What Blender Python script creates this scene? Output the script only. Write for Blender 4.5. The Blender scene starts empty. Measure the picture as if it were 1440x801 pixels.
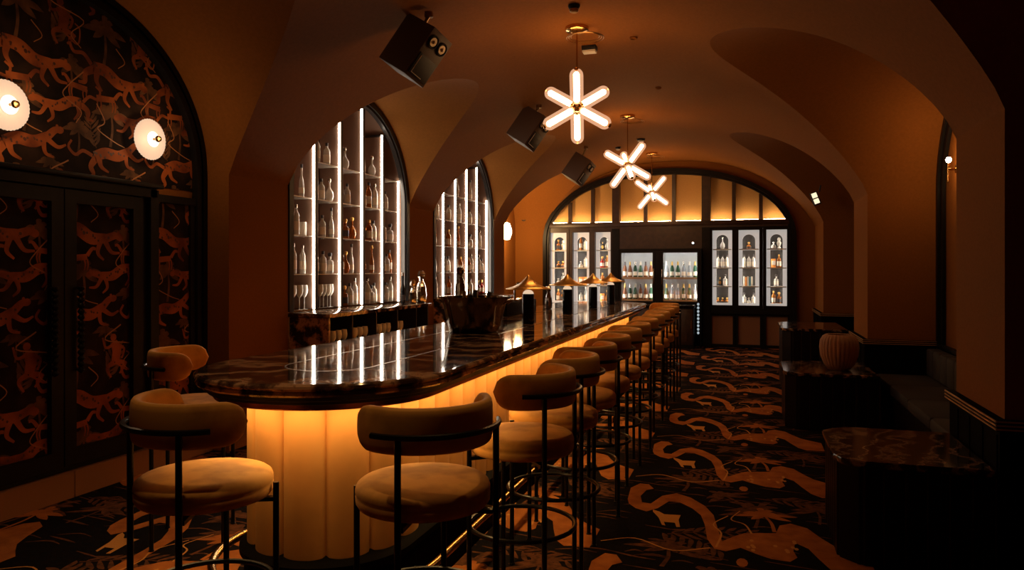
import bpy, bmesh, math, random
from math import sin, cos, pi, sqrt, radians, atan2, hypot
from mathutils import Vector, Matrix
random.seed(11)
SC = bpy.context.scene
COL = SC.collection

# ------------------------------------------------------------------ camera, world, exposure
TH = math.atan(332/1035)
cam = bpy.data.objects.new('camera', bpy.data.cameras.new('camera'))
COL.objects.link(cam)
cam.location = (0, 0, 1.55)
cam.rotation_euler = (pi/2, 0, TH)
cam.data.sensor_width = 36
cam.data.lens = 36*1035/1440
cam.data.shift_y = -22.5/1440
cam.data.clip_start = .02
SC.camera = cam
SC.view_settings.view_transform = 'Standard'
SC.view_settings.look = 'None'
SC.view_settings.gamma = 1
SC.view_settings.use_curve_mapping = False
SC.view_settings.exposure = 0.0
W = bpy.data.worlds.new('World'); SC.world = W; W.use_nodes = True
W.node_tree.nodes['Background'].inputs[0].default_value = (.05, .04, .035, 1)
W.node_tree.nodes['Background'].inputs[1].default_value = 0
STAR_E, COVE_E, LED_E, NICHE_E, UNDER_E, SCONCE_E = 52.0, 60.0, 22.0, 1.5, 34.0, 2.5
FILL_W = 40
# ceiling spots added to light the seat tops (their housings are built with the ceiling fittings)
FILL_SPOTS = [(-1.75, 1.75), (-.95, 2.9), (-1.0, 4.9), (-1.02, 6.9), (-1.02, 8.9), (-3.0, 3.4)]
WARM = (1, .60, .29)

# ------------------------------------------------------------------ helpers
def tag(o, label=None, cat=None, group=None, kind=None):
    if label: o['label'] = label
    if cat: o['category'] = cat
    if group: o['group'] = group
    if kind: o['kind'] = kind
    return o

def empty(name, loc=(0, 0, 0), rz=0, parent=None):
    o = bpy.data.objects.new(name, None); COL.objects.link(o)
    o.location = loc; o.rotation_euler = (0, 0, rz); o.empty_display_size = .05
    if parent: o.parent = parent
    return o

class MB:
    def __init__(s): s.v = []; s.f = []; s.m = []
    def add(s, vs, fs, mi=0, M=None):
        b = len(s.v)
        for p in vs:
            s.v.append(tuple(M @ Vector(p)) if M is not None else tuple(p))
        for f in fs: s.f.append([b+i for i in f]); s.m.append(mi)
        return s
    def box(s, x0, x1, y0, y1, z0, z1, mi=0, M=None, bev=0):
        if bev:
            bm = bmesh.new(); bmesh.ops.create_cube(bm, size=1)
            for v in bm.verts: v.co = Vector(((x0+x1)/2+v.co.x*(x1-x0), (y0+y1)/2+v.co.y*(y1-y0), (z0+z1)/2+v.co.z*(z1-z0)))
            bmesh.ops.bevel(bm, geom=bm.edges[:], offset=bev, segments=2, affect='EDGES', profile=.5)
            bm.verts.index_update()
            s.add([v.co[:] for v in bm.verts], [[v.index for v in f.verts] for f in bm.faces], mi, M); bm.free(); return s
        vs = [(x, y, z) for z in (z0, z1) for y in (y0, y1) for x in (x0, x1)]
        return s.add(vs, [(0, 2, 3, 1), (4, 5, 7, 6), (0, 1, 5, 4), (2, 6, 7, 3), (0, 4, 6, 2), (1, 3, 7, 5)], mi, M)
    def lathe(s, prof, n=20, mi=0, M=None, rib=None):
        vs = []; fs = []
        for r, z in prof:
            for k in range(n):
                a = 2*pi*k/n; rr = r if rib is None else r*rib(a, z)
                vs.append((rr*cos(a), rr*sin(a), z))
        m = len(prof)
        for i in range(m-1):
            for k in range(n):
                k2 = (k+1) % n
                fs.append((i*n+k, i*n+k2, (i+1)*n+k2, (i+1)*n+k))
        if prof[0][0] > 1e-4: fs.append([k for k in range(n)][::-1])
        if prof[-1][0] > 1e-4: fs.append([(m-1)*n+k for k in range(n)])
        return s.add(vs, fs, mi, M)
    def tube(s, pts, r, n=8, mi=0, closed=False, cap=True, M=None):
        P = [Vector(p) for p in pts]; L = len(P); rs = r if isinstance(r, (list, tuple)) else [r]*L
        vs = []; up = None
        for i in range(L):
            a = P[(i-1) % L] if (closed or i > 0) else P[i]; b = P[(i+1) % L] if (closed or i < L-1) else P[i]
            t = (b-a).normalized()
            if up is None:
                up = Vector((0, 0, 1)) if abs(t.z) < .9 else Vector((1, 0, 0))
            u = (up-t*up.dot(t)).normalized(); w = t.cross(u); up = u
            for k in range(n):
                q = 2*pi*k/n
                vs.append(P[i]+(u*cos(q)+w*sin(q))*rs[i])
        fs = []
        for i in range(L if closed else L-1):
            j = (i+1) % L
            for k in range(n):
                k2 = (k+1) % n; fs.append((i*n+k, i*n+k2, j*n+k2, j*n+k))
        if not closed and cap:
            fs.append([k for k in range(n)][::-1]); fs.append([(L-1)*n+k for k in range(n)])
        return s.add(vs, fs, mi, M)
    def build(s, name, mats, parent=None, smooth=True, ang=38, kind=None):
        me = bpy.data.meshes.new(name); me.from_pydata(s.v, [], s.f)
        mats = mats if isinstance(mats, (list, tuple)) else [mats]
        for m in mats: me.materials.append(m)
        for p, mi in zip(me.polygons, s.m): p.material_index = mi
        me.validate()
        bm = bmesh.new(); bm.from_mesh(me)
        if len(bm.verts) < 60000 and kind != 'sheet': bmesh.ops.recalc_face_normals(bm, faces=bm.faces)
        bm.to_mesh(me); bm.free()
        if smooth:
            me.shade_smooth(); me.set_sharp_from_angle(angle=radians(ang))
        o = bpy.data.objects.new(name, me); COL.objects.link(o)
        if parent: o.parent = parent
        if kind and kind != 'sheet': o['kind'] = kind
        return o

def dup(o, parent=None, **kw):
    c = o.copy(); COL.objects.link(c); c.parent = parent
    for k, v in kw.items():
        if k in ('location', 'rotation_euler', 'scale'): setattr(c, k, v)
        else: c[k] = v
    for ch in [x for x in bpy.data.objects if x.parent == o]: dup(ch, c)
    return c

_kids = {}
def dupf(o, parent=None):           # fast copy of a prototype tree (children list cached)
    c = o.copy(); COL.objects.link(c); c.parent = parent
    if o.name not in _kids: _kids[o.name] = [x for x in bpy.data.objects if x.parent == o]
    for ch in _kids[o.name]: dupf(ch, c)
    return c

def mat(name, col, rough=.6, metal=0, noise=None, bump=0, emis=None, es=0, trans=0, sheen=0, spec=.5, coat=0, ior=1.45, alpha=1):
    m = bpy.data.materials.new(name); m.use_nodes = True
    nt = m.node_tree; b = nt.nodes['Principled BSDF']
    b.inputs['Base Color'].default_value = (*col, 1); b.inputs['Roughness'].default_value = rough
    b.inputs['Metallic'].default_value = metal; b.inputs['Specular IOR Level'].default_value = spec
    b.inputs['Transmission Weight'].default_value = trans; b.inputs['Sheen Weight'].default_value = sheen
    b.inputs['Coat Weight'].default_value = coat; b.inputs['IOR'].default_value = ior
    b.inputs['Alpha'].default_value = alpha
    if emis: b.inputs['Emission Color'].default_value = (*emis, 1); b.inputs['Emission Strength'].default_value = es
    if noise or bump:
        tc = nt.nodes.new('ShaderNodeTexCoord'); n = nt.nodes.new('ShaderNodeTexNoise')
        sc_, col2, lo, hi = (noise if noise else (30, col, .4, .6))
        n.inputs['Scale'].default_value = sc_; n.inputs['Detail'].default_value = 5
        nt.links.new(tc.outputs['Object'], n.inputs['Vector'])
        if noise:
            r = nt.nodes.new('ShaderNodeValToRGB')
            r.color_ramp.elements[0].position = lo; r.color_ramp.elements[1].position = hi
            r.color_ramp.elements[0].color = (*col, 1); r.color_ramp.elements[1].color = (*col2, 1)
            nt.links.new(n.outputs['Fac'], r.inputs['Fac']); nt.links.new(r.outputs['Color'], b.inputs['Base Color'])
        if bump:
            n2 = nt.nodes.new('ShaderNodeTexNoise'); n2.inputs['Scale'].default_value = 180; n2.inputs['Detail'].default_value = 2
            nt.links.new(tc.outputs['Object'], n2.inputs['Vector'])
            bp = nt.nodes.new('ShaderNodeBump'); bp.inputs['Strength'].default_value = bump; bp.inputs['Distance'].default_value = .004
            nt.links.new(n2.outputs['Fac'], bp.inputs['Height']); nt.links.new(bp.outputs['Normal'], b.inputs['Normal'])
    return m

def emit(name, col, s):
    m = bpy.data.materials.new(name); m.use_nodes = True; nt = m.node_tree
    nt.nodes.clear(); e = nt.nodes.new('ShaderNodeEmission'); o = nt.nodes.new('ShaderNodeOutputMaterial')
    e.inputs[0].default_value = (*col, 1); e.inputs[1].default_value = s; nt.links.new(e.outputs[0], o.inputs[0]); return m

def glow_glass(name, col, s, fac):
    m = bpy.data.materials.new(name); m.use_nodes = True; nt = m.node_tree; nt.nodes.clear()
    e = nt.nodes.new('ShaderNodeEmission'); t = nt.nodes.new('ShaderNodeBsdfTransparent'); mx = nt.nodes.new('ShaderNodeMixShader'); o = nt.nodes.new('ShaderNodeOutputMaterial')
    e.inputs[0].default_value = (*col, 1); e.inputs[1].default_value = s; mx.inputs[0].default_value = fac
    nt.links.new(t.outputs[0], mx.inputs[1]); nt.links.new(e.outputs[0], mx.inputs[2]); nt.links.new(mx.outputs[0], o.inputs[0]); return m

def pane_mat(name, refl=.07):
    m = bpy.data.materials.new(name); m.use_nodes = True; nt = m.node_tree; nt.nodes.clear()
    g = nt.nodes.new('ShaderNodeBsdfGlossy'); g.inputs['Roughness'].default_value = .03
    t = nt.nodes.new('ShaderNodeBsdfTransparent'); mx = nt.nodes.new('ShaderNodeMixShader'); o = nt.nodes.new('ShaderNodeOutputMaterial')
    mx.inputs[0].default_value = refl
    nt.links.new(t.outputs[0], mx.inputs[1]); nt.links.new(g.outputs[0], mx.inputs[2]); nt.links.new(mx.outputs[0], o.inputs[0]); return m

def marble(name, a, b_, c, rough=.07, scale=1.6, rot=.5):
    m = bpy.data.materials.new(name); m.use_nodes = True; nt = m.node_tree; b = nt.nodes['Principled BSDF']
    tc = nt.nodes.new('ShaderNodeTexCoord'); mp = nt.nodes.new('ShaderNodeMapping')
    mp.inputs['Rotation'].default_value = (.3, .2, rot)
    w = nt.nodes.new('ShaderNodeTexWave'); w.inputs['Scale'].default_value = scale; w.inputs['Distortion'].default_value = 13
    w.inputs['Detail'].default_value = 7; w.inputs['Detail Scale'].default_value = 1.9; w.inputs['Detail Roughness'].default_value = .62
    r = nt.nodes.new('ShaderNodeValToRGB'); cr = r.color_ramp
    cr.elements[0].position = .25; cr.elements[0].color = (*a, 1); cr.elements[1].position = .97; cr.elements[1].color = (*c, 1)
    e = cr.elements.new(.75); e.color = (*b_, 1)
    nt.links.new(tc.outputs['Object'], mp.inputs['Vector']); nt.links.new(mp.outputs[0], w.inputs['Vector'])
    nt.links.new(w.outputs['Fac'], r.inputs['Fac']); nt.links.new(r.outputs['Color'], b.inputs['Base Color'])
    b.inputs['Roughness'].default_value = rough; return m

M = dict(
    wall=mat('terracotta_wall', (.245, .088, .017), .85, noise=(60, (.21, .075, .014), .3, .7), bump=.15, spec=.08),
    vault=mat('terracotta_vault', (.245, .088, .017), .8, noise=(40, (.21, .075, .014), .3, .7), bump=.2, spec=.08),
    black=mat('black_wood', (.008, .006, .0055), .42, noise=(20, (.012, .009, .008), .3, .7), spec=.18),
    blackmetal=mat('black_metal', (.012, .011, .011), .3, .6),
    darkwood=mat('brown_wood', (.055, .025, .014), .4, noise=(12, (.03, .015, .010), .3, .7)),
    shelfback=mat('shelf_back_lacquer', (.26, .15, .10), .5),
    fin=mat('dark_fin', (.02, .014, .011), .4),
    velvet=mat('mustard_velvet', (.74, .37, .075), .75, noise=(6, (.50, .225, .040), .44, .62), sheen=.05),
    panelvelvet=mat('gold_velvet', (.60, .29, .08), .75, noise=(4, (.50, .23, .06), .4, .65)),
    plinthblack=mat('matt_black', (.0035, .0025, .002), .65, spec=.02),
    goldfabric=mat('gold_fabric', (.66, .36, .11), .7, noise=(50, (.58, .31, .09), .3, .7)),
    brass=mat('brass', (.62, .36, .12), .22, 1),
    darkbrass=mat('dark_brass', (.30, .17, .06), .3, 1),
    brushed=mat('hammered_bronze', (.20, .135, .08), .14, 1, bump=.15),
    steel=mat('steel', (.6, .56, .5), .15, 1),
    glass=mat('clear_glass', (.95, .91, .83), .06, trans=.45, ior=1.4),
    water=mat('pale_glass', (.75, .83, .86), .06, trans=.6, ior=1.4),
    amber=mat('amber_glass', (.75, .27, .05), .06, trans=.6, ior=1.4),
    brown=mat('brown_glass', (.22, .07, .02), .08, trans=.3, ior=1.4),
    green=mat('green_glass', (.03, .10, .05), .08, trans=.3, ior=1.4),
    red=mat('red_glass', (.55, .03, .02), .08, trans=.4, ior=1.4),
    blackglass=mat('black_glass', (.01, .01, .012), .08),
    paper=mat('paper_label', (.75, .66, .52), .6), paperdark=mat('dark_label', (.05, .04, .04), .5),
    cream=mat('cream', (.75, .68, .58), .5), orange=mat('orange_card', (.8, .3, .06), .5), teal=mat('teal_card', (.1, .3, .35), .5),
    goldfoil=mat('gold_foil', (.7, .42, .12), .3, .9),
    white=mat('white_lacquer', (.8, .78, .74), .45),
    ceramic=mat('ribbed_ceramic', (.34, .17, .085), .7), bead=mat('ribbed_bead', (.07, .045, .035), .35),
    speaker=mat('speaker_brown', (.085, .042, .022), .6), cone=mat('cone', (.5, .38, .25), .35, .4), grille=mat('grille', (.012, .01, .01), .6),
    marble=marble('brown_marble', (.034, .019, .014), (.16, .09, .058), (.46, .28, .17), .06, 1.15, 1.2),
    marbledark=marble('dark_marble', (.012, .008, .007), (.06, .035, .022), (.25, .15, .09), .12, 2.2, .3),
    pane=pane_mat('glass_pane'), copper=mat('copper', (.55, .25, .14), .25, 1), satin=mat('satin_brass', (.75, .45, .2), .35, .7),
    hat=mat('lamp_brass', (.80, .46, .13), .32, .85),
    carpet=mat('carpet_ground', (.006, .006, .008), .95, noise=(25, (.012, .008, .008), .3, .7), bump=.5, spec=.03),
    carpeta=mat('carpet_rust', (.44, .145, .032), .95, noise=(9, (.30, .092, .022), .35, .65), bump=.5, spec=.1),
    carpetb=mat('carpet_brown', (.15, .055, .022), .95, noise=(22, (.06, .024, .012), .35, .65), bump=.5, spec=.1),
    carpetc=mat('carpet_gold', (.55, .25, .07), .95, bump=.5, spec=.1),
    wp=mat('wallpaper_ground', (.011, .007, .006), .85, noise=(5, (.035, .017, .010), .4, .7), spec=.12),
    wpa=mat('wallpaper_rust', (.42, .105, .022), .7, noise=(5, (.15, .034, .011), .35, .65), spec=.2),
    wpb=mat('wallpaper_palm', (.17, .072, .028), .7, noise=(9, (.06, .026, .013), .35, .65), spec=.2),
    wpc=mat('wallpaper_vine', (.40, .15, .045), .6), wpd=mat('wallpaper_spot', (.07, .018, .008), .6),
    star=emit('star_core', (1, .52, .20), STAR_E), starglass=glow_glass('star_glass', (1, .50, .27), .95, .55),
    led=emit('led_white', (1, .85, .68), LED_E), cove=emit('cove_warm', (1, .68, .38), COVE_E),
    under=emit('under_counter_led', (1, .58, .20), UNDER_E),
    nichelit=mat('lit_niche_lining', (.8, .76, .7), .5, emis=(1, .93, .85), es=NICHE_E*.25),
    nicheled=emit('niche_led', (1, .90, .78), 30), fridgeled=emit('fridge_led', (.97, .97, .95), 45),
    sconce=emit('sconce_glow', (1, .80, .60), SCONCE_E), sconceglass=mat('opal_glass', (.32, .24, .19), .5, emis=(1, .70, .48), es=.62),
    caphighlight=emit('cap_highlight', (1, .70, .45), .8), signlit=emit('lit_sign', (1, .80, .5), 1.3),
)

# ------------------------------------------------------------------ room constants
XL, XR, SPR, APEX, NEXP, QEXP = -4.2, 1.22, 2.35, 3.73, 2.45, .80
CX, HW, RISE = (XL+XR)/2, (XR-XL)/2, APEX-SPR
YN, YF = -2.2, 15.2
LN = [(2.50, 5.22, 1.22, -4.47), (6.063, 8.70, 1.2, -4.56), (9.475, 12.04, 1.2, -4.56), (12.63, 15.2, 1.15, -4.8)]
RN = [(.75, 4.25, 1.24, 1.93), (5.145, 8.68, 1.24, 1.93), (9.74, 13.55, 1.22, 1.93)]
WT = .25

def lun(nn, y):
    for a, b, r, xw in nn:
        if a <= y <= b:
            t = (y-(a+b)/2)/((b-a)/2); return SPR+r*sqrt(max(0, 1-t*t)), xw
    return SPR, None

# ------------------------------------------------------------------ pattern strokes for carpet and wallpaper
def ribbon(pts, w0, w1=None, wm=None, n=5):
    """smooth stroke through pts with varying width -> list of quads (2D)"""
    P = [Vector(p).to_2d() for p in pts]; Q = []
    ext = [P[0]*2-P[1]]+P+[P[-1]*2-P[-2]]
    for i in range(1, len(ext)-2):
        for k in range(n):
            t = k/n; a, b, c, d = ext[i-1:i+3]
            Q.append(.5*((2*b)+(-a+c)*t+(2*a-5*b+4*c-d)*t*t+(-a+3*b-3*c+d)*t**3))
    Q.append(P[-1]); w1 = w0 if w1 is None else w1; out = []
    L = len(Q); E = []
    for i in range(L):
        t = (Q[min(i+1, L-1)]-Q[max(i-1, 0)]); t = t.normalized() if t.length > 1e-9 else Vector((1, 0))
        nrm = Vector((-t.y, t.x)); s = i/(L-1)
        w = (w0*(1-s)+w1*s) if wm is None else (w0*(1-s)+w1*s)*(1-sin(pi*s))+wm*sin(pi*s)
        E.append((Q[i]+nrm*w/2, Q[i]-nrm*w/2))
    for i in range(L-1): out.append([E[i][0], E[i+1][0], E[i+1][1], E[i][1]])
    return out
def disc(c, rx, ry=None, n=10):
    ry = ry or rx; return [[Vector((c[0]+rx*cos(2*pi*k/n), c[1]+ry*sin(2*pi*k/n))) for k in range(n)]]
def tf(polys, s=1, sx=None, sy=None, rot=0, ox=0, oy=0):
    sx = sx or s; sy = sy or s; c, q = cos(rot), sin(rot)
    return [[Vector((ox+c*p.x*sx-q*p.y*sy, oy+q*p.x*sx+c*p.y*sy)) for p in f] for f in polys]

def leopard():    # unit length about 1, facing +x
    b = ribbon([(-.30, .02), (-.12, .05), (.08, .0), (.28, .06)], .13, .10, .15)
    b += ribbon([(.28, .06), (.38, .12), (.44, .12)], .10, .07) + disc((.45, .12), .055, .045) + disc((.42, .17), .02)
    b += ribbon([(.26, .02), (.38, -.08), (.50, -.06)], .07, .025) + ribbon([(.20, 0), (.20, -.14), (.30, -.2)], .07, .025)
    b += ribbon([(-.28, 0), (-.38, -.1), (-.36, -.2), (-.44, -.24)], .10, .03) + ribbon([(-.24, 0), (-.22, -.12), (-.12, -.2)], .09, .025)
    b += ribbon([(-.33, .03), (-.46, .1), (-.58, .06), (-.66, .16), (-.60, .24)], .05, .03)
    sp = []
    for i in range(16):
        x = -.32+.62*random.random(); sp += disc((x, .03+.05*(random.random()-.5)*1.6), .012+.008*random.random(), n=6)
    return b, sp
def palm(n=9, L=.2):
    b = []
    for k in range(n):
        a = pi*(-.12+1.24*k/(n-1)); q = .75+.25*sin(k*2.1)
        b += ribbon([(0, 0), (L*.5*q*cos(a), L*.55*q*sin(a)), (L*q*cos(a), L*q*sin(a)*.8-.03)], .012, .004, .05, n=4)
    b += ribbon([(0, 0), (.01, -.12), (-.01, -.26)], .018, .026)
    return b
def fern(n=7, L=.3):
    b = ribbon([(0, 0), (L*.5, .03), (L, 0)], .01, .004)
    for k in range(n):
        x = L*(k+.5)/n; h = .11*(1-abs(k/n-.4))
        b += ribbon([(x, .02), (x+.05, h*.7), (x+.09, h)], .008, .003, .03, n=3)+ribbon([(x, .02), (x+.05, -h*.6), (x+.09, -h)], .008, .003, .03, n=3)
    return b
def deer():
    b = ribbon([(-.1, 0), (0, .01), (.1, .02)], .06, .05)+ribbon([(.1, .03), (.15, .09), (.19, .09)], .04, .025)
    for x in (-.1, -.06, .07, .1): b += ribbon([(x, 0), (x+.01, -.05), (x, -.1)], .018, .01, n=3)
    return b
def monkey():
    b = ribbon([(0, .18), (.05, .05), (.02, -.12)], .10, .13, .16)+disc((-.01, .24), .055)
    b += ribbon([(.02, .15), (-.14, .10), (-.2, .25)], .05, .03)+ribbon([(.04, .13), (.18, .06), (.14, -.08)], .05, .03)
    b += ribbon([(.02, -.12), (.2, -.16), (.1, -.3)], .08, .03)+ribbon([(0, -.12), (-.12, -.2), (-.05, -.34)], .08, .03)
    b += ribbon([(.04, -.14), (.26, -.26), (.3, -.05), (.22, .02)], .03, .02)
    return b

def clip_poly(poly, x0, x1, y0, y1):
    for ax, lim, sg in ((0, x0, 1), (0, x1, -1), (1, y0, 1), (1, y1, -1)):
        out = []
        for i in range(len(poly)):
            a, b = poly[i-1], poly[i]; da = sg*(a[ax]-lim); db = sg*(b[ax]-lim)
            if da >= 0 and db >= 0: out.append(b)
            elif da >= 0 > db: out.append(a+(b-a)*(da/(da-db)))
            elif da < 0 <= db: out.append(a+(b-a)*(da/(da-db))); out.append(b)
        poly = out
        if len(poly) < 3: return None
    return poly

def lay(mb, layers, rect, mapf, eps=.0008):
    """layers: list of (material index, polys, level)"""
    x0, x1, y0, y1 = rect
    for mi, polys, lev in layers:
        for fi, f in enumerate(polys):
            if max(p.x for p in f) < x0 or min(p.x for p in f) > x1 or max(p.y for p in f) < y0 or min(p.y for p in f) > y1: continue
            g = clip_poly(list(f), *rect)
            if g: mb.add([mapf(p.x, p.y, eps*lev+(fi % 47)*1.5e-5) for p in g], [list(range(len(g)))], mi)

def tiled(layers, tw, th, x0, x1, y0, y1):
    out = []
    for i in range(math.floor(x0/tw)-1, math.ceil(x1/tw)+1):
        for j in range(math.floor(y0/th)-1, math.ceil(y1/th)+1):
            for mi, polys, lev in layers:
                out.append((mi, [[Vector((p.x+i*tw, p.y+j*th)) for p in f] for f in polys], lev))
    return out

# wallpaper tile .68 x 1.16
lp, lsp = leopard(); pm = palm(); fr = fern(); de = deer(); mk = monkey()
WPT = [(2, tf(pm, 1.0, ox=.12, oy=.95), 1), (2, tf(pm, .8, ox=.52, oy=.62), 1), (2, tf(pm, .9, ox=.18, oy=.36), 1), (2, tf(pm, .7, ox=.58, oy=.2), 1), (2, tf(pm, .55, ox=.36, oy=1.1), 1),
       (2, tf(fr, .8, rot=1.3, ox=.4, oy=.75), 1), (2, tf(fr, .7, rot=1.8, ox=.05, oy=.1), 1),
       (1, tf(lp, .62, sy=.62, ox=.20, oy=.62, rot=-.25), 2), (4, tf(lsp, .62, ox=.20, oy=.62, rot=-.25), 3),
       (1, tf(mk, .50, ox=.44, oy=.93), 2), (1, tf(lp, sx=-.5, sy=.5, ox=.46, oy=.35, rot=.25), 2), (4, tf(lsp, sx=-.5, sy=.5, ox=.46, oy=.35, rot=.25), 3),
       (1, tf(lp, .56, ox=.2, oy=.06, rot=.2), 2), (4, tf(lsp, .56, ox=.2, oy=.06, rot=.2), 3), (1, tf(de, .8, ox=.13, oy=.46), 2), (1, tf(de, sx=-.7, sy=.7, ox=.58, oy=.5), 2),
       (3, ribbon([(.5, 1.14), (.36, 1.04), (.62, .98), (.52, .86), (.6, .78)], .010, .006), 3),
       (3, ribbon([(.62, .62), (.5, .5), (.46, .42), (.6, .34), (.56, .25)], .009, .006), 3),
       (3, ribbon([(.05, .42), (.12, .30), (.06, .24), (.2, .17), (.3, .14)], .009, .006), 3),
       (3, ribbon([(.22, .86), (.3, .78), (.24, .72)], .008, .006), 3)]
def wallpaper(mb, x, y0, y1, z0, z1, off=0):
    """papered rectangle on the plane X=x facing +X"""
    mb.add([(x, y0, z0), (x, y1, z0), (x, y1, z1), (x, y0, z1)], [(0, 1, 2, 3)], 0)
    lay(mb, tiled(WPT, .68, 1.16, y0-off, y1-off, z0, z1), (y0-off, y1-off, z0, z1), lambda a, b, e: (x+e, a+off, b))
WPM = [M['wp'], M['wpa'], M['wpb'], M['wpc'], M['wpd']]

# ------------------------------------------------------------------ floor: patterned carpet
A1 = [(-0.772, 6.329), (-0.791, 6.59), (-0.743, 6.719), (-0.68, 6.716), (-0.633, 6.619), (-0.678, 6.571), (-0.699, 6.425), (-0.672, 6.29), (-0.612, 6.279), (-0.559, 6.47), (-0.47, 6.562), (-0.37, 6.489), (-0.269, 6.339), (-0.207, 6.169), (-0.165, 5.875), (-0.141, 5.72), (-0.081, 5.819), (-0.02, 5.896), (0.042, 5.916), (0.156, 5.953), (0.181, 6.096), (0.246, 6.152), (0.337, 6.095), (0.399, 5.949), (0.46, 5.835), (0.54, 5.762), (0.62, 5.70), (0.62, 5.40), (0.511, 5.392), (0.478, 5.381), (0.412, 5.459), (0.358, 5.616), (0.318, 5.751), (0.253, 5.823), (0.237, 5.688), (0.252, 5.597), (0.212, 5.526), (0.117, 5.539), (0.04, 5.587), (-0.039, 5.652), (-0.117, 5.574), (-0.177, 5.592), (-0.223, 5.733), (-0.25, 5.976), (-0.283, 6.144), (-0.346, 6.266), (-0.433, 6.366), (-0.503, 6.364), (-0.558, 6.198), (-0.619, 6.112), (-0.693, 6.155), (-0.749, 6.235)]
A2 = [(-0.583, 6.161), (-0.541, 6.136), (-0.504, 6.092), (-0.404, 6.106), (-0.409, 6.013), (-0.389, 5.888), (-0.41, 5.881), (-0.426, 5.954), (-0.492, 5.951), (-0.476, 5.886), (-0.498, 5.896), (-0.531, 6.019), (-0.579, 6.124)]
from mathutils.geometry import tessellate_polygon
def tri(poly):
    v = [Vector((p[0], p[1], 0)) for p in poly]
    return [[Vector(poly[i]).to_2d() for i in t] for t in tessellate_polygon([v])]
CT_W, CT_H = 1.46, 1.37
spots = []
for i in range(12): spots += disc((.0+.26*random.random(), 5.62+.26*random.random()), .012, .02, n=7)
CT = [(1, tri(A1), 2), (3, tri(A2), 2), (3, spots, 3),
      (2, tf(palm(11, .3), sx=.85, sy=1.2, ox=.05, oy=6.32), 1), (2, tf(palm(11, .3), sx=.7, sy=1, ox=.42, oy=6.45), 1),
      (2, tf(fern(8, .5), sx=1, sy=1.2, rot=.3, ox=-.45, oy=5.75), 1), (2, tf(fern(8, .42), sx=1, sy=1.2, rot=2.6, ox=-.1, oy=5.45), 1),
      (2, tf(palm(9, .26), ox=-.42, oy=5.52), 1), (2, tf(fern(7, .45), rot=-.2, ox=.12, oy=6.62), 1), (2, tf(palm(8, .2), rot=.6, ox=-.15, oy=6.6), 1),
      (1, tf(palm(9, .22), sx=.9, sy=1.1, rot=.2, ox=.10, oy=6.25), 2),
      (3, ribbon([(-.17, 5.62), (-.15, 5.85), (-.2, 6.0), (-.12, 6.18)], .012, .008), 3),
      (3, ribbon([(.02, 5.9), (-.02, 6.05), (-.1, 6.12), (-.05, 6.3)], .012, .006), 3),
      (3, ribbon([(-.2, 5.6), (-.4, 5.5), (-.62, 5.62), (-.8, 5.52)], .014, .008), 3),
      (1, disc((-.03, 5.44), .03, .06), 2)]
for i in range(46):
    x_, y_ = random.uniform(-.85, .6), random.uniform(5.36, 6.72); l_ = random.uniform(.10, .30); a_ = random.uniform(-.25, .25)
    CT.append((2, ribbon([(x_, y_), (x_+l_*.5, y_+l_*a_+.02), (x_+l_, y_+l_*a_)], .004, .003, random.uniform(.010, .022), n=3), 1))
mb = MB()
FX0, FX1, FY0, FY1 = -4.9, 2.2, YN, 15.6
mb.add([(FX0, FY0, 0), (FX1, FY0, 0), (FX1, FY1, 0), (FX0, FY1, 0)], [(0, 1, 2, 3)], 0)
mb.add([(FX0, FY0, -.05), (FX1, FY0, -.05), (FX1, FY1, -.05), (FX0, FY1, -.05)], [(0, 3, 2, 1)], 0)
lay(mb, tiled(CT, CT_W, CT_H, FX0, XR+.9, -5.5, 10), (FX0, 2.0, .8, 15.2), lambda a, b, e: (a, b, e))
mb.build('floor', [M['carpet'], M['carpeta'], M['carpetb'], M['carpetc']], kind='structure', smooth=False)

# ------------------------------------------------------------------ ceiling: barrel vault with cross lunettes
ys = set([YN, YF])
for nn in (LN, RN):
    for a, b, r, xw in nn:
        for k in range(37): ys.add((a+b)/2-(b-a)/2*cos(pi*k/36))
edge = set([YN, YF]+[v for nn in (LN, RN) for n_ in nn for v in n_[:2]])
y = YN
while y < YF: ys.add(round(y, 4)); y += .12
ys = sorted(edge)+[y for y in sorted(ys) if min(abs(y-e) for e in edge) > .006]
keep = sorted(edge)
for y in ys:
    if min(abs(y-e) for e in keep) > .005: keep.append(y)
ys = sorted(keep)
NS = 56
def theta(z): return math.asin(min(1, max(0, (z-SPR)/RISE))**(1/(2*QEXP)))
def bpt(th):
    c = cos(th); u = (1 if c > 0 else -1)*abs(c)**(2/NEXP); return CX+HW*u, SPR+RISE*abs(sin(th))**(2*QEXP)
VS = []; FS = []; NV = []
def bnorm(x):
    u = (x-CX)/HW; au = max(abs(u), 1e-5); g = max(1e-4, 1-au**NEXP)
    dz = -RISE*QEXP*g**(QEXP-1)*NEXP*au**(NEXP-1)/HW*(1 if u > 0 else -1)
    return Vector((dz, 0, -1)).normalized()
rows = []
for y in ys:      # fixed lines along the vault, cut where the cross vaults meet it
    zl, _ = lun(LN, y); zr, _ = lun(RN, y); tl = pi-theta(zl); tr = theta(zr)
    ts = [tr]+[pi*k/NS for k in range(NS+1) if tr+.004 < pi*k/NS < tl-.004]+[tl]; row = []
    for t in ts:
        x, z = bpt(t); row.append((t, len(VS))); VS.append((x, y, z)); NV.append(bnorm(x))
    rows.append(row)
for A, B in zip(rows, rows[1:]):
    i = j = 0
    while i < len(A)-1 or j < len(B)-1:
        if j == len(B)-1 or (i < len(A)-1 and A[i+1][0] <= B[j+1][0]): FS.append((A[i][1], A[i+1][1], B[j][1])); i += 1
        else: FS.append((A[i][1], B[j+1][1], B[j][1])); j += 1
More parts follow.
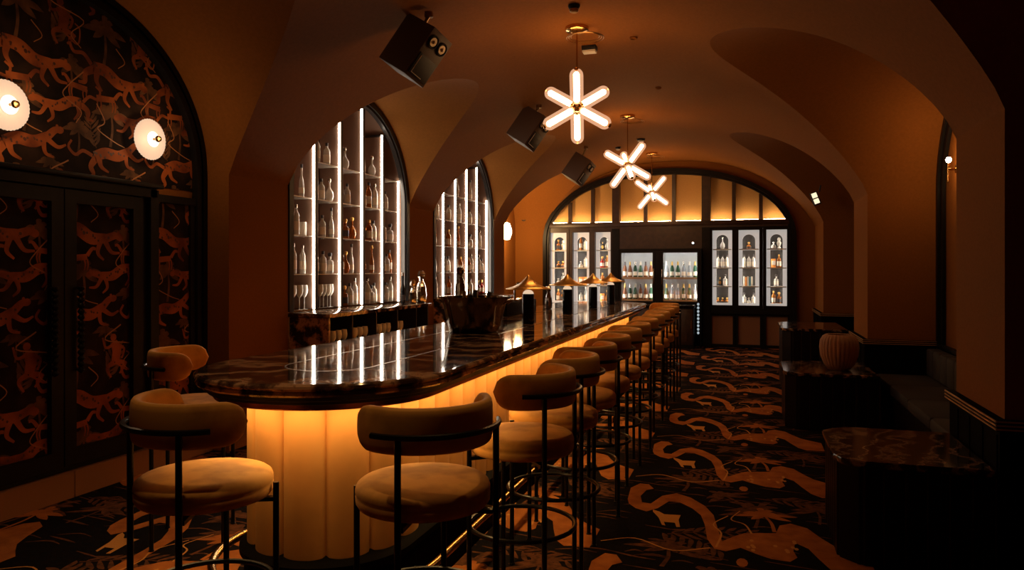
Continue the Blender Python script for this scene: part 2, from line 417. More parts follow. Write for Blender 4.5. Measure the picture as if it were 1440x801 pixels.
for side, nn in ((-1, LN), (1, RN)):
    for a, b, r, xw in nn:
        seg = [y for y in ys if a-1e-6 <= y <= b+1e-6]; n = 8; o = len(VS)
        for y in seg:
            z = lun(nn, y)[0]; th = theta(z); th = pi-th if side < 0 else th; xb = bpt(th)[0]
            t = (y-(a+b)/2)/((b-a)/2); t = max(-.9999, min(.9999, t)); sl = -r*t/sqrt(1-t*t)/((b-a)/2); nv = Vector((0, sl, -1)).normalized()
            for k in range(n+1): VS.append((xw+(xb-xw)*k/n, y, z)); NV.append(nv)
        for i in range(len(seg)-1):
            for k in range(n):
                q = o+i*(n+1)+k
                FS.append((q, q+n+1, q+n+2, q+1) if side < 0 else (q, q+1, q+n+2, q+n+1))
me = bpy.data.meshes.new('ceiling'); me.from_pydata(VS, [], FS); me.materials.append(M['vault']); me.shade_smooth()
me.normals_split_custom_set_from_vertices([n[:] for n in NV])
co = bpy.data.objects.new('ceiling', me); COL.objects.link(co); co['kind'] = 'structure'

# ------------------------------------------------------------------ walls: piers and niche backs
def piers(name, nn, xf, xo, side):
    mb = MB(); e = [YN]+[v for n in nn for v in n[:2]]+[YF]
    for i in range(0, len(e), 2):
        if e[i+1]-e[i] > .03: mb.box(min(xf, xo), max(xf, xo), e[i], e[i+1], -.05, SPR)
    for a, b, r, xw in nn:
        mb.box(min(xw, xo), max(xw, xo), a-.02, b+.02, -.05, SPR+r+.05)
    return mb.build(name, M['wall'], kind='structure', smooth=False)
piers('wall_left', LN, XL, -5.0, -1)
piers('wall_right', RN, XR, 2.2, 1)
mb = MB(); mb.box(-5, 2.2, YN-.2, YN, -.05, 3.9); mb.build('wall_back', M['wall'], kind='structure', smooth=False)

# far wall with arched opening
FCX, FHW, FSP, FRI = -1.635, 2.53, 2.12, 1.47
def arch_pts(c, hw, z0, sp, rise, n=40, ex=2.0):
    p = [(c-hw, z0)]
    for k in range(n+1):
        t = pi-pi*k/n; cc = cos(t); p.append((c+hw*(1 if cc > 0 else -1)*abs(cc)**(2/ex), sp+rise*abs(sin(t))**(2/ex)))
    return p+[(c+hw, z0)]
ap = arch_pts(FCX, FHW, -.05, FSP, FRI, ex=2.15)
mb = MB(); vs = []; fs = []
def outer(p):
    if p[1] < FSP+.02: return (-5.0 if p[0] < FCX else 2.2, p[1])
    a = atan2(p[1]-FSP, p[0]-FCX); dx, dz = cos(a), sin(a)
    t = min(((2.2-FCX) if dx > 0 else (FCX+5.0))/max(abs(dx), 1e-6), (3.95-FSP)/max(dz, 1e-6)); return (FCX+dx*t, FSP+dz*t)
for p in ap:
    q = outer(p); vs += [(p[0], YF, p[1]), (q[0], YF, q[1]), (p[0], YF+.55, p[1])]
for i in range(len(ap)-1):
    a = 3*i; fs += [(a, a+3, a+4, a+1), (a, a+2, a+5, a+3)]
mb.add(vs, fs); mb.box(-5, 2.2, YF+.55, YF+.6, -.05, 3.95)
mb.add([(-5, YF, FSP+1), (-5, YF, 3.95), (-4.0, YF, 3.95)], [(0, 1, 2)]); mb.add([(2.2, YF, FSP+1), (2.2, YF, 3.95), (1.4, YF, 3.95)], [(0, 1, 2)])
mb.build('wall_far', M['wall'], kind='structure', smooth=False)

# arch frame (moulding): two stepped rings plus jambs on a plane; mapf maps (u, z, depth)
def arch_frame(mb, c, hw, z0, sp, rise, steps, mapf, ex=2.0, n=44, mi=0):
    """steps: list of (inset0, inset1, depth0, depth1)"""
    for i0, i1, d0, d1 in steps:
        A = arch_pts(c, hw-i0, z0, sp, rise-i0, n, ex); B = arch_pts(c, hw-i1, z0, sp, rise-i1, n, ex)
        vs = []; fs = []
        for a, b in zip(A, B): vs += [mapf(a[0], a[1], d0), mapf(a[0], a[1], d1), mapf(b[0], b[1], d1), mapf(b[0], b[1], d0)]
        for i in range(len(A)-1):
            for k in range(4):
                k2 = (k+1) % 4; fs.append((4*i+k, 4*i+4+k, 4*i+4+k2, 4*i+k2))
        fs += [(0, 1, 2, 3), tuple(4*(len(A)-1)+k for k in (3, 2, 1, 0))]
        mb.add(vs, fs, mi)

# wallpapered niche (left)
a, b, r, xw = LN[0]; nc = (a+b)/2; nh = (b-a)/2
mb = MB(); wallpaper(mb, xw+.004, a+.02, b-.02, 2.2, SPR+r+.03); mb.build('trim_1', WPM, kind='structure', smooth=False)
mb = MB(); arch_frame(mb, nc, nh-.004, .18, SPR, r-.004, [(0, .045, 0.002, .05), (.04, .085, 0.002, .035), (.08, .13, 0.002, .06)], lambda u, z, d: (xw+.003+d, u, z))
mb.build('trim_2', M['black'], kind='structure')
# the cupboard below
cab = empty('cupboard', (xw, 3.80, 0)); tag(cab, 'tall black-framed cupboard papered with rust leopards, under the two sconces', 'cupboard')
lx = lambda v: v
def local(o, root): o.location = Vector((0, 0, 0))-Vector(root.location) if o.parent == root else o.location
def child(mb, name, mats, root, **k):
    for i, v in enumerate(mb.v): mb.v[i] = (v[0]-root.location.x, v[1]-root.location.y, v[2]-root.location.z)
    return mb.build(name, mats, root, **k)
mb = MB(); mb.box(xw+.005, xw+.10, a+.135, 3.03, .18, 2.12); mb.box(xw+.005, xw+.07, a+.135, b-.135, .18, .21)
mb.box(xw+.005, xw+.10, 4.54, 4.62, .18, 2.16); mb.box(xw+.005, xw+.10, 3.03, 4.6, 2.10, 2.17); mb.box(xw+.005, xw+.135, 3.0, 4.64, 2.17, 2.205, bev=.008)
mb.box(xw+.005, xw+.05, 4.62, b-.135, 2.08, 2.14); mb.box(xw+.005, xw+.04, 4.62, b-.135, .21, .28); mb.box(xw+.005, xw+.04, 5.03, b-.135, .28, 2.08)
mb.box(xw+.005, xw+.10, 3.0, 3.12, .21, 2.10)
child(mb, 'frame', M['black'], cab)
mb = MB(); wallpaper(mb, xw+.02, 4.62, 5.03, .28, 2.08, 4.62); child(mb, 'side_panel', WPM, cab, smooth=False)
mb = MB()
mb.box(xw+.005, xw+.11, 2.86+.01, 3.855, .0, .175); mb.box(xw+.005, xw+.11, 3.862, b-.01, .0, .175)
child(mb, 'plinth', mat('plinth_lacquer', (.26, .11, .045), .6), cab, smooth=False)
for k, (d0, d1, hy) in enumerate(((3.125, 3.795, 3.70), (3.805, 4.475, 3.90))):
    mb = MB(); f = .09; x0 = xw+.03; x1 = xw+.085
    mb.box(x0, x1, d0, d0+f, .215, 2.09); mb.box(x0, x1, d1-f, d1, .215, 2.09); mb.box(x0, x1, d0+f, d1-f, .215, .215+.11); mb.box(x0, x1, d0+f, d1-f, 2.0, 2.09)
    mb.box(x0-.01, x0+.012, d0+f-.005, d1-f+.005, .32, 2.01)
    dr = child(mb, 'door', M['black'], cab)
    mb = MB(); wallpaper(mb, x0+.014, d0+f, d1-f, .325, 2.0, d0); child(mb, 'papered_panel', WPM, cab, smooth=False).parent = dr
    mb = MB()
    prof = []
    N = 15; z0, z1 = .84, 1.44
    for i in range(N):
        for t in (.0, .25, .5, .75): prof.append((.010+.014*sin(pi*t), z0+(z1-z0)*(i+t)/N))
    mb.lathe(prof, 12, M=Matrix.Translation((x1+.035, hy, 0)))
    for zz in (z0+.02, z1-.02): mb.tube([(x1-.005, hy, zz), (x1+.035, hy, zz)], .007)
    h = child(mb, 'door_handle', M['blackmetal'], cab); h.parent = dr
# door infill behind the stile between doors
mb = MB(); mb.box(xw+.005, xw+.06, 4.478, 4.545, .21, 2.10); child(mb, 'stile', M['black'], cab)

# sconces on the wallpaper
def disc_sconce(y, z, label):
    s = empty('wall_sconce', (xw+.006, y, z)); tag(s, label, 'wall lamp', 'round sconces on the wallpaper')
    R = Matrix.Rotation(pi/2, 4, 'Y')
    mb = MB(); mb.lathe([(.05, 0), (.05, .015), (.018, .02), (.018, .05)], 20, M=R); mb.build('backplate', M['darkbrass'], s)
    rib = lambda a_, z_: 1+.012*sin(a_*40)
    mb = MB(); mb.lathe([(.155, .062), (.157, .068), (.12, .078), (.06, .088), (.0, .09)], 160, M=R, rib=rib)
    mb.lathe([(.0, .05), (.06, .052), (.12, .056), (.155, .062)], 160, M=R, rib=rib); mb.build('shade', M['sconceglass'], s)
    mb = MB(); mb.lathe([(0, .092), (.055, .093), (.06, .096), (.055, .099), (0, .10)], 24, M=R); mb.build('glowing_bulb', M['sconce'], s)
    mb = MB(); mb.lathe([(.0, .095), (.01, .10), (.01, .12), (.02, .128), (.026, .142), (.02, .158), (0, .166)], 20, M=R); mb.build('centre_knob', M['darkbrass'], s)
    l = bpy.data.lights.new('sconce_light', 'POINT'); l.energy = 3.5; l.color = (1, .62, .32); l.shadow_soft_size = .06
    lo = bpy.data.objects.new('sconce_light', l); COL.objects.link(lo); lo.parent = s; lo.location = (.26, 0, 0)
disc_sconce(4.56, 2.55, 'round ribbed glass sconce glowing on the leopard wallpaper, right one beside the arch frame')
disc_sconce(3.40, 2.57, 'round ribbed glass sconce above the left cupboard door, cut by the photo edge')

# wood arch on the right niche and wainscots
for i, (a_, b_, r_, x_) in enumerate(RN):
    mb = MB(); c_ = (a_+b_)/2; h_ = (b_-a_)/2
    arch_frame(mb, c_, h_-.004, .0, SPR, r_-.004, [(0, .06, .002, .06), (.055, .16, .002, .035)], lambda u, z, d: (x_-.003-d, u, z))
    mb.build('trim_%d' % (3+i), M['black'], kind='structure')
    mb = MB(); mb.box(x_-.03, x_-.004, a_+.01, b_-.01, 0, .74)
    k = a_+.05
    while k < b_-.05: mb.box(x_-.04, x_-.03, k, k+.04, .06, .70); k += .14
    mb.box(x_-.06, x_-.004, a_+.01, b_-.01, .74, .77)
    mb.build('trim_%d' % (9+i), M['black'], kind='structure')
def pier_skirt(y0, y1, name):
    mb = MB(); g = .03
    mb.box(XR-g, 1.90, y0-g, y0-.002, 0, .745); mb.box(XR-g, 1.90, y1+.002, y1+g, 0, .745); mb.box(XR-g, XR-.002, y0-.002, y1+.002, 0, .745)
    k = y0
    while k < y1-.03: mb.box(XR-g-.006, XR-g, k, k+.02, .03, .72); k += .24
    mb.box(XR-g-.018, 1.90, y0-g-.018, y0-.002, .745, .80, mi=0); mb.box(XR-g-.018, XR-.002, y0-.002, y1+g+.018, .745, .80); 
    for z in (.752, .771, .790):
        mb.box(XR-g-.024, XR-g-.014, y0-g-.024, y1+g+.02, z, z+.008, mi=1); mb.box(XR-g-.014, 1.88, y0-g-.024, y0-g-.0145, z, z+.008, mi=1)
    return mb.build(name, [M['plinthblack'], M['satin']], kind='structure', smooth=False)
pier_skirt(4.25, 5.145, 'trim_6'); pier_skirt(8.68, 9.74, 'trim_7'); pier_skirt(13.55, 15.15, 'trim_8')

def grooved(mb, x0, x1, y0, y1, z0, z1, cut=.1, step=.1):
    """body with ribbed sides and chamfered aisle corners"""
    pts = [(x1, y0), (x0+cut, y0), (x0, y0+cut), (x0, y1-cut), (x0+cut, y1), (x1, y1)]
    out = []
    for i in range(len(pts)-1):
        a, b = Vector(pts[i]), Vector(pts[i+1]); L = (b-a).length; n = max(1, round(L/step)); d = (b-a).normalized(); nr = Vector((-d.y, d.x))
        for k in range(n):
            if k or i == 0: c0 = a+d*(L*k/n)+nr*.0; mb.tube([(c0.x, c0.y, z0+.01), (c0.x, c0.y, z1-.01)], .006, 6, mi=1)
            s0 = a+d*(L*k/n); s1 = a+d*(L*(k+1)/n)
            out += [s0+d*.003, s0+d*.012-nr*-.012, s1-d*.012-nr*-.012, s1-d*.003]
    vs = [(p.x, p.y, z) for z in (z0, z1) for p in out]; n = len(out)
    fs = [(i, (i+1) % n, n+(i+1) % n, n+i) for i in range(n)]+[list(range(n)), list(range(n, 2*n))]
    mb.add(vs, fs)
def plinth(x0, y0, y1, ztop, label, name='marble_topped_plinth'):
    r = empty(name, (x0, (y0+y1)/2, 0)); tag(r, label, 'plinth', 'marble topped plinths along the right wall')
    mb = MB(); grooved(mb, x0+.03, XR-.045, y0+.03, y1-.03, 0, ztop-.035); child(mb, 'ribbed_body', [M['black'], M['bead']], r, smooth=False)
    mb = MB(); c = .14; pts = [(XR-.045, y0), (x0+c, y0), (x0+.03, y0+.05), (x0, y0+c), (x0, y1-c), (x0+c, y1), (XR-.045, y1)]
    vs = []; n = len(pts); cxx = sum(p[0] for p in pts)/n; cyy = (y0+y1)/2
    rings = [(.985, ztop-.035), (1, ztop-.028), (1, ztop-.008), (.985, ztop)]
    for s, z in rings: vs += [(cxx+(p[0]-cxx)*s, cyy+(p[1]-cyy)*s, z) for p in pts]
    fs = [(j*n+i, j*n+(i+1) % n, (j+1)*n+(i+1) % n, (j+1)*n+i) for j in range(3) for i in range(n)]+[list(range(n)), [3*n+i for i in range(n)]]
    mb.add(vs, fs); child(mb, 'marble_top', M['marbledark'], r, smooth=False)
    return r
plinth(.44, 4.20, 5.10, .55, 'low ribbed black plinth with a veined marble top, nearest on the right')
plinth(.33, 7.60, 8.62, .55, 'low ribbed black plinth with marble top, carrying the ribbed vase')
plinth(.40, 9.9, 11.2, .80, 'tall dark marble-topped plinth beyond the ribbed vase by the right wall')
# vase
def vase(x, y, z, s, label, cat='vase'):
    prof = [(.07, 0), (.10, .01), (.135, .06), (.165, .14), (.175, .22), (.168, .29), (.145, .335), (.12, .352), (.10, .35), (.10, .33), (.12, .30), (.12, .08), (0, .05)]
    mb = MB(); mb.lathe([(r*s, h*s) for r, h in prof], 140, rib=lambda a_, z_: 1+.055*abs(sin(a_*14)))
    o = mb.build('ribbed_vase', M['ceramic'], ang=60); o.location = (x, y, z); return tag(o, label, cat)
vase(.86, 7.95, .5505, 1.0, 'round ribbed terracotta-coloured vase standing on the second marble plinth')
# banquettes in the dark right niches
def banquette(y0, y1, label):
    r = empty('banquette', (1.5, (y0+y1)/2, 0)); tag(r, label, 'bench', 'banquettes in the right niches')
    mb = MB(); mb.box(1.30, 1.87, y0, y1, 0, .36); child(mb, 'base', M['black'], r, smooth=False)
    mb = MB(); n = max(2, round((y1-y0)/.8))
    for k in range(n): mb.box(1.27, 1.80, y0+(y1-y0)*k/n+.005, y0+(y1-y0)*(k+1)/n-.005, .36, .46, bev=.025)
    child(mb, 'seat_cushion', mat('dark_velvet', (.02, .013, .01), .8), r)
    mb = MB()
    for k in range(n*3): mb.box(1.74, 1.865, y0+(y1-y0)*k/n/3+.004, y0+(y1-y0)*(k+1)/n/3-.004, .46, .735, bev=.02)
    child(mb, 'backrest', mat('dark_velvet', (.02, .013, .01), .8), r)
banquette(5.3, 8.5, 'dark velvet banquette in the shadowed niche between the first two right piers')
banquette(9.95, 13.3, 'dark velvet banquette in the niche behind the ribbed vase')

# sconce on right niche wall
s = empty('wall_sconce', (1.89, 7.95, 2.5)); tag(s, 'small bare-bulb sconce glaring white inside the right arched niche', 'wall lamp')
R = Matrix.Rotation(-pi/2, 4, 'Y')
mb = MB(); mb.lathe([(.04, 0), (.04, .012), (.012, .016), (.012, .07)], 16, M=R); mb.build('backplate', M['brass'], s)
mb = MB(); mb.tube([(-.07, 0, -.12), (-.07, 0, .06)], .008); mb.build('stem', M['brass'], s)
mb = MB(); mb.lathe([(0, 0), (.018, .008), (.026, .03), (.018, .05), (0, .058)], 16, M=Matrix.Translation((-.07, 0, .06))); mb.build('bulb', emit('bulb_white', (1, .75, .5), 40), s)
l = bpy.data.lights.new('bulb_light', 'POINT'); l.energy = 7; l.color = (1, .55, .22); l.shadow_soft_size = .04
lo = bpy.data.objects.new('bulb_light', l); COL.objects.link(lo); lo.parent = s; lo.location = (-.16, 0, .1)
# sconce in the far-left niche
s = empty('wall_sconce', (-4.79, 14.0, 2.29)); tag(s, 'glowing upright sconce on the left wall beyond the second bottle arch', 'wall lamp')
R = Matrix.Rotation(pi/2, 4, 'Y')
mb = MB(); mb.lathe([(.05, 0), (.05, .015), (.015, .02), (.015, .12)], 16, M=R); mb.build('backplate', M['brass'], s)
mb = MB(); mb.lathe([(0, -.16), (.06, -.15), (.1, -.03), (.1, .05), (.06, .17), (0, .2)], 20, M=Matrix.Translation((.19, 0, 0))); mb.build('shade', emit('sconce_bright', (1, .75, .45), 11), s)
l = bpy.data.lights.new('sconce_light', 'POINT'); l.energy = 75; l.color = (1, .60, .24); l.shadow_soft_size = .08
lo = bpy.data.objects.new('sconce_light', l); COL.objects.link(lo); lo.parent = s; lo.location = (.42, 0, 0)
# dark doorway under it
mb = MB(); mb.box(-4.795, -4.74, 12.75, 12.83, 0, 2.05); mb.box(-4.795, -4.74, 13.75, 13.83, 0, 2.05); mb.box(-4.795, -4.74, 12.75, 13.83, 2.05, 2.13); mb.box(-4.79, -4.77, 12.83, 13.75, 0, 2.05)
mb.build('door_1', M['black'], kind='structure', smooth=False)

# ------------------------------------------------------------------ bottle prototypes
def bottle_proto(kind):
    P = dict(
        tall=([(.030, 0), (.034, .004), (.034, .19), (.030, .215), (.014, .245), (.012, .30)], .30, (.0345, .05, .14)),
        spirit=([(.036, 0), (.040, .005), (.040, .15), (.036, .175), (.016, .20), (.014, .245)], .245, (.0405, .03, .12)),
        square=([(.038, 0), (.042, .005), (.042, .13), (.034, .145), (.015, .155), (.015, .20)], .20, (.0425, .03, .10)),
        slim=([(.022, 0), (.026, .004), (.029, .10), (.024, .17), (.011, .22), (.011, .33)], .33, (.0285, .04, .10)),
        flask=([(.02, 0), (.035, .01), (.052, .06), (.048, .11), (.02, .155), (.012, .175), (.012, .235)], .235, None),
        squat=([(.045, 0), (.055, .006), (.058, .06), (.045, .09), (.02, .105), (.018, .135)], .135, (.0585, .02, .055)),
        wine=([(.034, 0), (.038, .005), (.038, .17), (.030, .21), (.015, .245), (.014, .31)], .31, (.0385, .04, .12)),
        champ=([(.040, 0), (.044, .006), (.044, .14), (.038, .18), (.020, .24), (.015, .32)], .32, (.0445, .04, .11)),
        carafe=([(.05, 0), (.055, .01), (.05, .06), (.02, .14), (.02, .17), (.03, .2)], .2, None))
    return P[kind]
PROTO = {}
def get_bottle(kind, glass, label, cap):
    key = (kind, glass, label, cap)
    if key in PROTO: return PROTO[key]
    prof, top, lab = bottle_proto(kind); n = 4 if kind == 'square_' else 14
    meshes = []
    mb = MB(); mb.lathe(prof, n); o = mb.build('liquor_bottle', M[glass]); meshes.append(o)
    mb = MB(); r = prof[-1][0]+.003
    if kind in ('wine', 'champ'): mb.lathe([(r+.004, top-.07), (r, top-.03), (r, top+.004), (0, top+.004)], 12)
    elif kind in ('squat', 'flask', 'square'): mb.lathe([(r, top-.01), (r+.006, top+.005), (r+.008, top+.02), (r, top+.034), (0, top+.036)], 12)
    else: mb.lathe([(r, top-.025), (r, top+.012), (0, top+.013)], 12)
    mb.build('cap', M[cap], o)
    if lab:
        R_, z0, z1 = lab; mb = MB(); vs = []; fs = []
        K = 14
        for k in range(K+1):
            a_ = 2*pi*k/K*1.0; vs += [((R_+.0006)*cos(a_), (R_+.0006)*sin(a_), z0), ((R_+.0006)*cos(a_), (R_+.0006)*sin(a_), z1)]
        for k in range(K): fs.append((2*k, 2*k+2, 2*k+3, 2*k+1))
        mb.add(vs, fs); mb.build('paper_label', M[label], o, kind='sheet')
    PROTO[key] = [o, False]
    return PROTO[key]
ORD = ['first', 'second', 'third', 'fourth', 'fifth', 'sixth', 'seventh', 'eighth', 'ninth', 'tenth', 'eleventh', 'twelfth', 'thirteenth']
def place_bottle(spec, loc, s, label, group, name=None):
    p = get_bottle(*spec)
    if not p[1]: o = p[0]; p[1] = True; p.append([x for x in bpy.data.objects if x.parent == o])
    else:
        o = p[0].copy(); COL.objects.link(o); 
        for c in p[2]:
            d = c.copy(); COL.objects.link(d); d.parent = o
    o.location = loc; o.scale = (s, s, s); o.rotation_euler = (0, 0, random.random()*6)
    if name: o.name = name
    tag(o, label, 'bottle', group); return o
LOOK = {('tall', 'glass'): 'tall clear bottle', ('spirit', 'glass'): 'clear spirit bottle', ('square', 'amber'): 'short amber bottle', ('slim', 'glass'): 'slim clear bottle',
        ('spirit', 'amber'): 'amber spirit bottle', ('flask', 'amber'): 'round amber flask', ('flask', 'glass'): 'round clear flask', ('tall', 'amber'): 'tall amber bottle',
        ('wine', 'brown'): 'dark brown bottle', ('spirit', 'water'): 'pale blue bottle', ('tall', 'water'): 'tall pale bottle', ('square', 'red'): 'red bottle', ('spirit', 'brown'): 'brown bottle', ('squat', 'glass'): 'squat clear bottle',
        ('squat', 'amber'): 'squat amber bottle', ('slim', 'amber'): 'slim amber bottle', ('square', 'glass'): 'short clear bottle'}
T = ('tall', 'glass', 'paper', 'steel'); S_ = ('spirit', 'glass', 'paper', 'paperdark'); SQ = ('square', 'amber', 'paperdark', 'goldfoil'); SL = ('slim', 'glass', 'paper', 'paperdark')
SA = ('spirit', 'amber', 'paper', 'goldfoil'); FA = ('flask', 'amber', 'paper', 'goldfoil'); FG = ('flask', 'glass', 'paper', 'steel'); TA = ('tall', 'amber', 'paper', 'paperdark')
SW = ('spirit', 'water', 'paper', 'steel'); TW = ('tall', 'water', 'paper', 'cream'); RD = ('square', 'red', 'paper', 'goldfoil'); QG = ('squat', 'glass', 'paper', 'steel')
QA = ('squat', 'amber', 'paperdark', 'goldfoil'); LA = ('slim', 'amber', 'paper', 'goldfoil'); GG = ('square', 'glass', 'paper', 'paperdark')

# wine glasses
def glass_proto():
    mb = MB(); mb.lathe([(.034, 0), (.034, .003), (.006, .006), (.004, .01), (.004, .12), (.02, .135), (.036, .17), (.038, .20), (.032, .25), (.031, .25), (.036, .20), (.034, .17), (.018, .138), (0, .128)], 16)
    return mb.build('wine_glass', M['glass'], ang=70)
GP = [None]
def place_glass(loc, label, group, s=1):
    if GP[0] is None: GP[0] = o = glass_proto()
    else: o = GP[0].copy(); COL.objects.link(o)
    o.location = loc; o.scale = (s, s, s); return tag(o, label, 'glass', group)

# ------------------------------------------------------------------ arched bottle shelves (left wall)
def shelf_arch(ni, fins, contents, which, ztop_levels=(1.50, 1.89, 2.28, 2.67)):
    a_, b_, r_, x_ = LN[ni]; c_ = (a_+b_)/2; h_ = (b_-a_)/2; zb = 1.135
    r = empty('arched_shelving', (x_, c_, zb)); tag(r, 'tall arched backlit bottle shelving, the %s of two on the left wall' % which, 'shelves', 'arched bottle shelves')
    mb = MB(); arch_frame(mb, c_, h_-.004, zb, SPR, r_-.004, [(0, .07, .30, .375), (.06, .10, .30, .355)], lambda u, z, d: (x_+d, u, z)); child(mb, 'arch_frame', M['fin'], r)
    mb = MB(); arch_frame(mb, c_, h_-.004, zb, SPR, r_-.004, [(0, .085, .005, .30)], lambda u, z, d: (x_+d, u, z)); child(mb, 'arch_lining', M['shelfback'], r)
    mb = MB(); pts = arch_pts(c_, h_-.08, zb, SPR, r_-.08, 40); xb = x_+.03
    mb.add([(xb, p[0], p[1]) for p in pts]+[(xb-.012, p[0], p[1]) for p in pts], [list(range(len(pts))), list(range(len(pts), 2*len(pts)))]+[(i, i+1, len(pts)+i+1, len(pts)+i) for i in range(len(pts)-1)])
    child(mb, 'back_panel', M['shelfback'], r, smooth=False)
    def top(y, ins=.095):
        t = (y-c_)/(h_-ins); return SPR+(r_-ins)*sqrt(max(0, 1-t*t))
    for f in fins:
        last = f > b_-.25
        z1 = min(top(f-.02), top(f+.06) if not last else top(f))-.01; mb = MB()
        if not last:
            mb.box(x_+.03, x_+.30, f-.012, f+.05, zb, z1); child(mb, 'divider', M['fin'], r, smooth=False); mb = MB()
        w = .009 if ni == 1 else .014
        if last: w = .008 if ni == 1 else .014
        mb.box(x_+.287, x_+.309, f-.028, f-.028+w, zb+.005, z1-.01); child(mb, 'light_strip', M['led'], r, smooth=False)
        mb = MB(); mb.box(x_+.045, x_+.286, f-.018, f-.0125, zb+.005, z1-.03); child(mb, 'side_lining', M['shelfback'], r, smooth=False)
    E = [a_+.10]+list(fins); 
    if fins[-1] < b_-.25: E.append(b_-.10)
    edges = [(E[i]+(.05 if i else 0), E[i+1]-(.018 if E[i+1] < b_-.2 else .02)) for i in range(len(E)-1)]
    for bi, (y0, y1) in enumerate(edges):
        for zi, z in enumerate(ztop_levels):
            if min(top(y0), top(y1)) < z+.02: continue
            mb = MB(); mb.box(x_+.045, x_+.285, y0+.004, y1-.003, z-.010, z); mb.box(x_+.286, x_+.292, y0+.004, y1-.003, z-.010, z, mi=1)
            child(mb, 'shelf', [M['shelfglass'], M['shelfedge']], r, smooth=False)
        rows = contents[bi] if bi < len(contents) else []
        for zi, specs in enumerate(rows):
            z = ([zb]+list(ztop_levels))[zi]+.0008
            n = len(specs)
            for k, sp in enumerate(specs):
                if sp is None: continue
                y = y0+(y1-y0)*(k+.5)/max(n, 1)+.01*random.uniform(-1, 1)
                xx = x_+.22 + .02*random.uniform(-1, 1)
                lev = 'bottom shelf' if zi == 0 else ORD[zi]+' shelf up'
                where = '%s from left, %s, %s bay of %s arch' % (ORD[k], lev, ORD[bi], which)
                g = 'bottles on the %s arched shelves' % which
                if sp == 'G': place_glass((xx, y, z), 'stemmed wine glass '+where, 'wine glasses on the %s arched shelves' % which, 1.0)
                elif sp == 'C':
                    mb = MB(); mb.lathe([(.04, 0), (.042, .003), (.042, .135), (.04, .14), (0, .14)], 18); o = mb.build('white_canister', M['cream']); o.location = (xx, y, z); tag(o, 'white cylindrical canister '+where, 'canister')
                else:
                    hgt = bottle_proto(sp[0])[1]; s = min(1.0, (.36/hgt)); s = min(s, (y1-y0)/n/.092 if sp[0] != 'slim' else 1)
                    s *= random.uniform(.9, 1.0)
                    place_bottle(sp, (xx, y, z), max(s, .75), LOOK[sp[:2]]+' '+where, g)
    return r
M['shelfglass'] = mat('shelf_glass', (.5, .42, .36), .2, alpha=.85); M['shelfedge'] = mat('shelf_edge', (.7, .62, .52), .3)
c1 = [[['G', 'G', 'G', 'G'], [TA, T, T], [TA, T, 'C'], [TA, SL], []],
      [['G', 'G', 'G', 'G', 'G'], [SW, S_, GG], [T, S_, SL], [TW, S_, FG], [T, S_]],
      [[SW, SQ, S_, T], [TA, FA, SL], [GG, SQ, FA], [S_], [FG]],
      [[S_, T, GG, S_], [FA, LA], [S_, SA, S_], [GG, TA, T], [SL, FG]],
      [[SA, S_, T], [SA, S_, TA], [S_, GG], [S_], []]]
shelf_arch(1, (6.62, 7.12, 7.61, 8.10, 8.545), c1, 'near')
c2 = [[[S_, T], [T, SL], [S_, TA], [S_, T], []],
      [[SA, TA], [T, S_, S_], [TA, SA], [T, S_], []],
      [[SA, TA, SQ], [S_, T, SA], [TA, LA], [S_, T], [SL]],
      [[SA, QA, S_], [T, SA, T], [QG, GG], [T, S_], [FA, SL]],
      [[S_, RD, RD], [S_, T, GG], [S_, T], [S_], []]]
shelf_arch(2, (10.0, 10.47, 10.93, 11.40, 11.87), c2, 'far')

# ------------------------------------------------------------------ back counters
def back_counter(y0, y1, label):
    r = empty('back_counter', (-3.98, (y0+y1)/2, 0)); tag(r, label, 'counter', 'back bar counters')
    # top with rounded far corner
    pts = [(-4.21, y0), (-3.75, y0)]+[(-3.75-.28+.28*cos(t), y1-.28+.28*sin(t)) for t in [pi/2*k/8 for k in range(9)]]+[(-4.21, y1)]
    n = len(pts); mb = MB(); vs = []
    for s, z in ((.012, 1.085), (0, 1.09), (0, 1.125), (.012, 1.13)):
        for p in pts: vs.append((p[0]-(s if p[0] > -4.2 else 0), p[1]+(s if p[1] < y0+.1 else -s), z))
    mb.add(vs, [(j*n+i, j*n+(i+1) % n, (j+1)*n+(i+1) % n, (j+1)*n+i) for j in range(3) for i in range(n)]+[list(range(n)), [3*n+i for i in range(n)]])
    child(mb, 'marble_top', M['marble'], r, ang=50)
    mb = MB(); mb.box(-4.20, -3.77, y0+.01, y0+.04, 0, 1.083); child(mb, 'marble_end_panel', M['marbleorange'], r, smooth=False)
    mb = MB(); mb.box(-4.20, -3.79, y0+.04, y1-.25, 0, .72); mb.box(-4.20, -4.17, y0+.04, y1-.25, .72, 1.083); mb.box(-4.17, -3.79, y1-.28, y1-.25, .72, 1.083)
    k = y0+.5
    while k < y1-.4: mb.box(-4.17, -3.80, k, k+.015, .72, 1.083); k += .5
    child(mb, 'body', M['fin'], r, smooth=False)
    return r
M['marbleorange'] = marble('rust_marble', (.02, .012, .010), (.20, .09, .04), (.42, .2, .09), .15, 1.8, 1.2)
back_counter(6.075, 8.66, 'brown marble back counter below the near arched bottle shelves')
back_counter(9.49, 12.0, 'brown marble back counter below the far arched bottle shelves')
k = 0
for yy_ in [6.2+.105*i for i in range(20)]:
    if min(abs((yy_-6.575-.5*j)) for j in range(5)) < .055: continue
    place_glass((-3.86, yy_, .7206), 'upright glass %s along the open shelf under the near back counter' % ORD[k] if k < 13 else 'upright glass near the far end of the shelf under the back counter', 'glasses under the back counter', .9); k += 1
    if k > 12: break

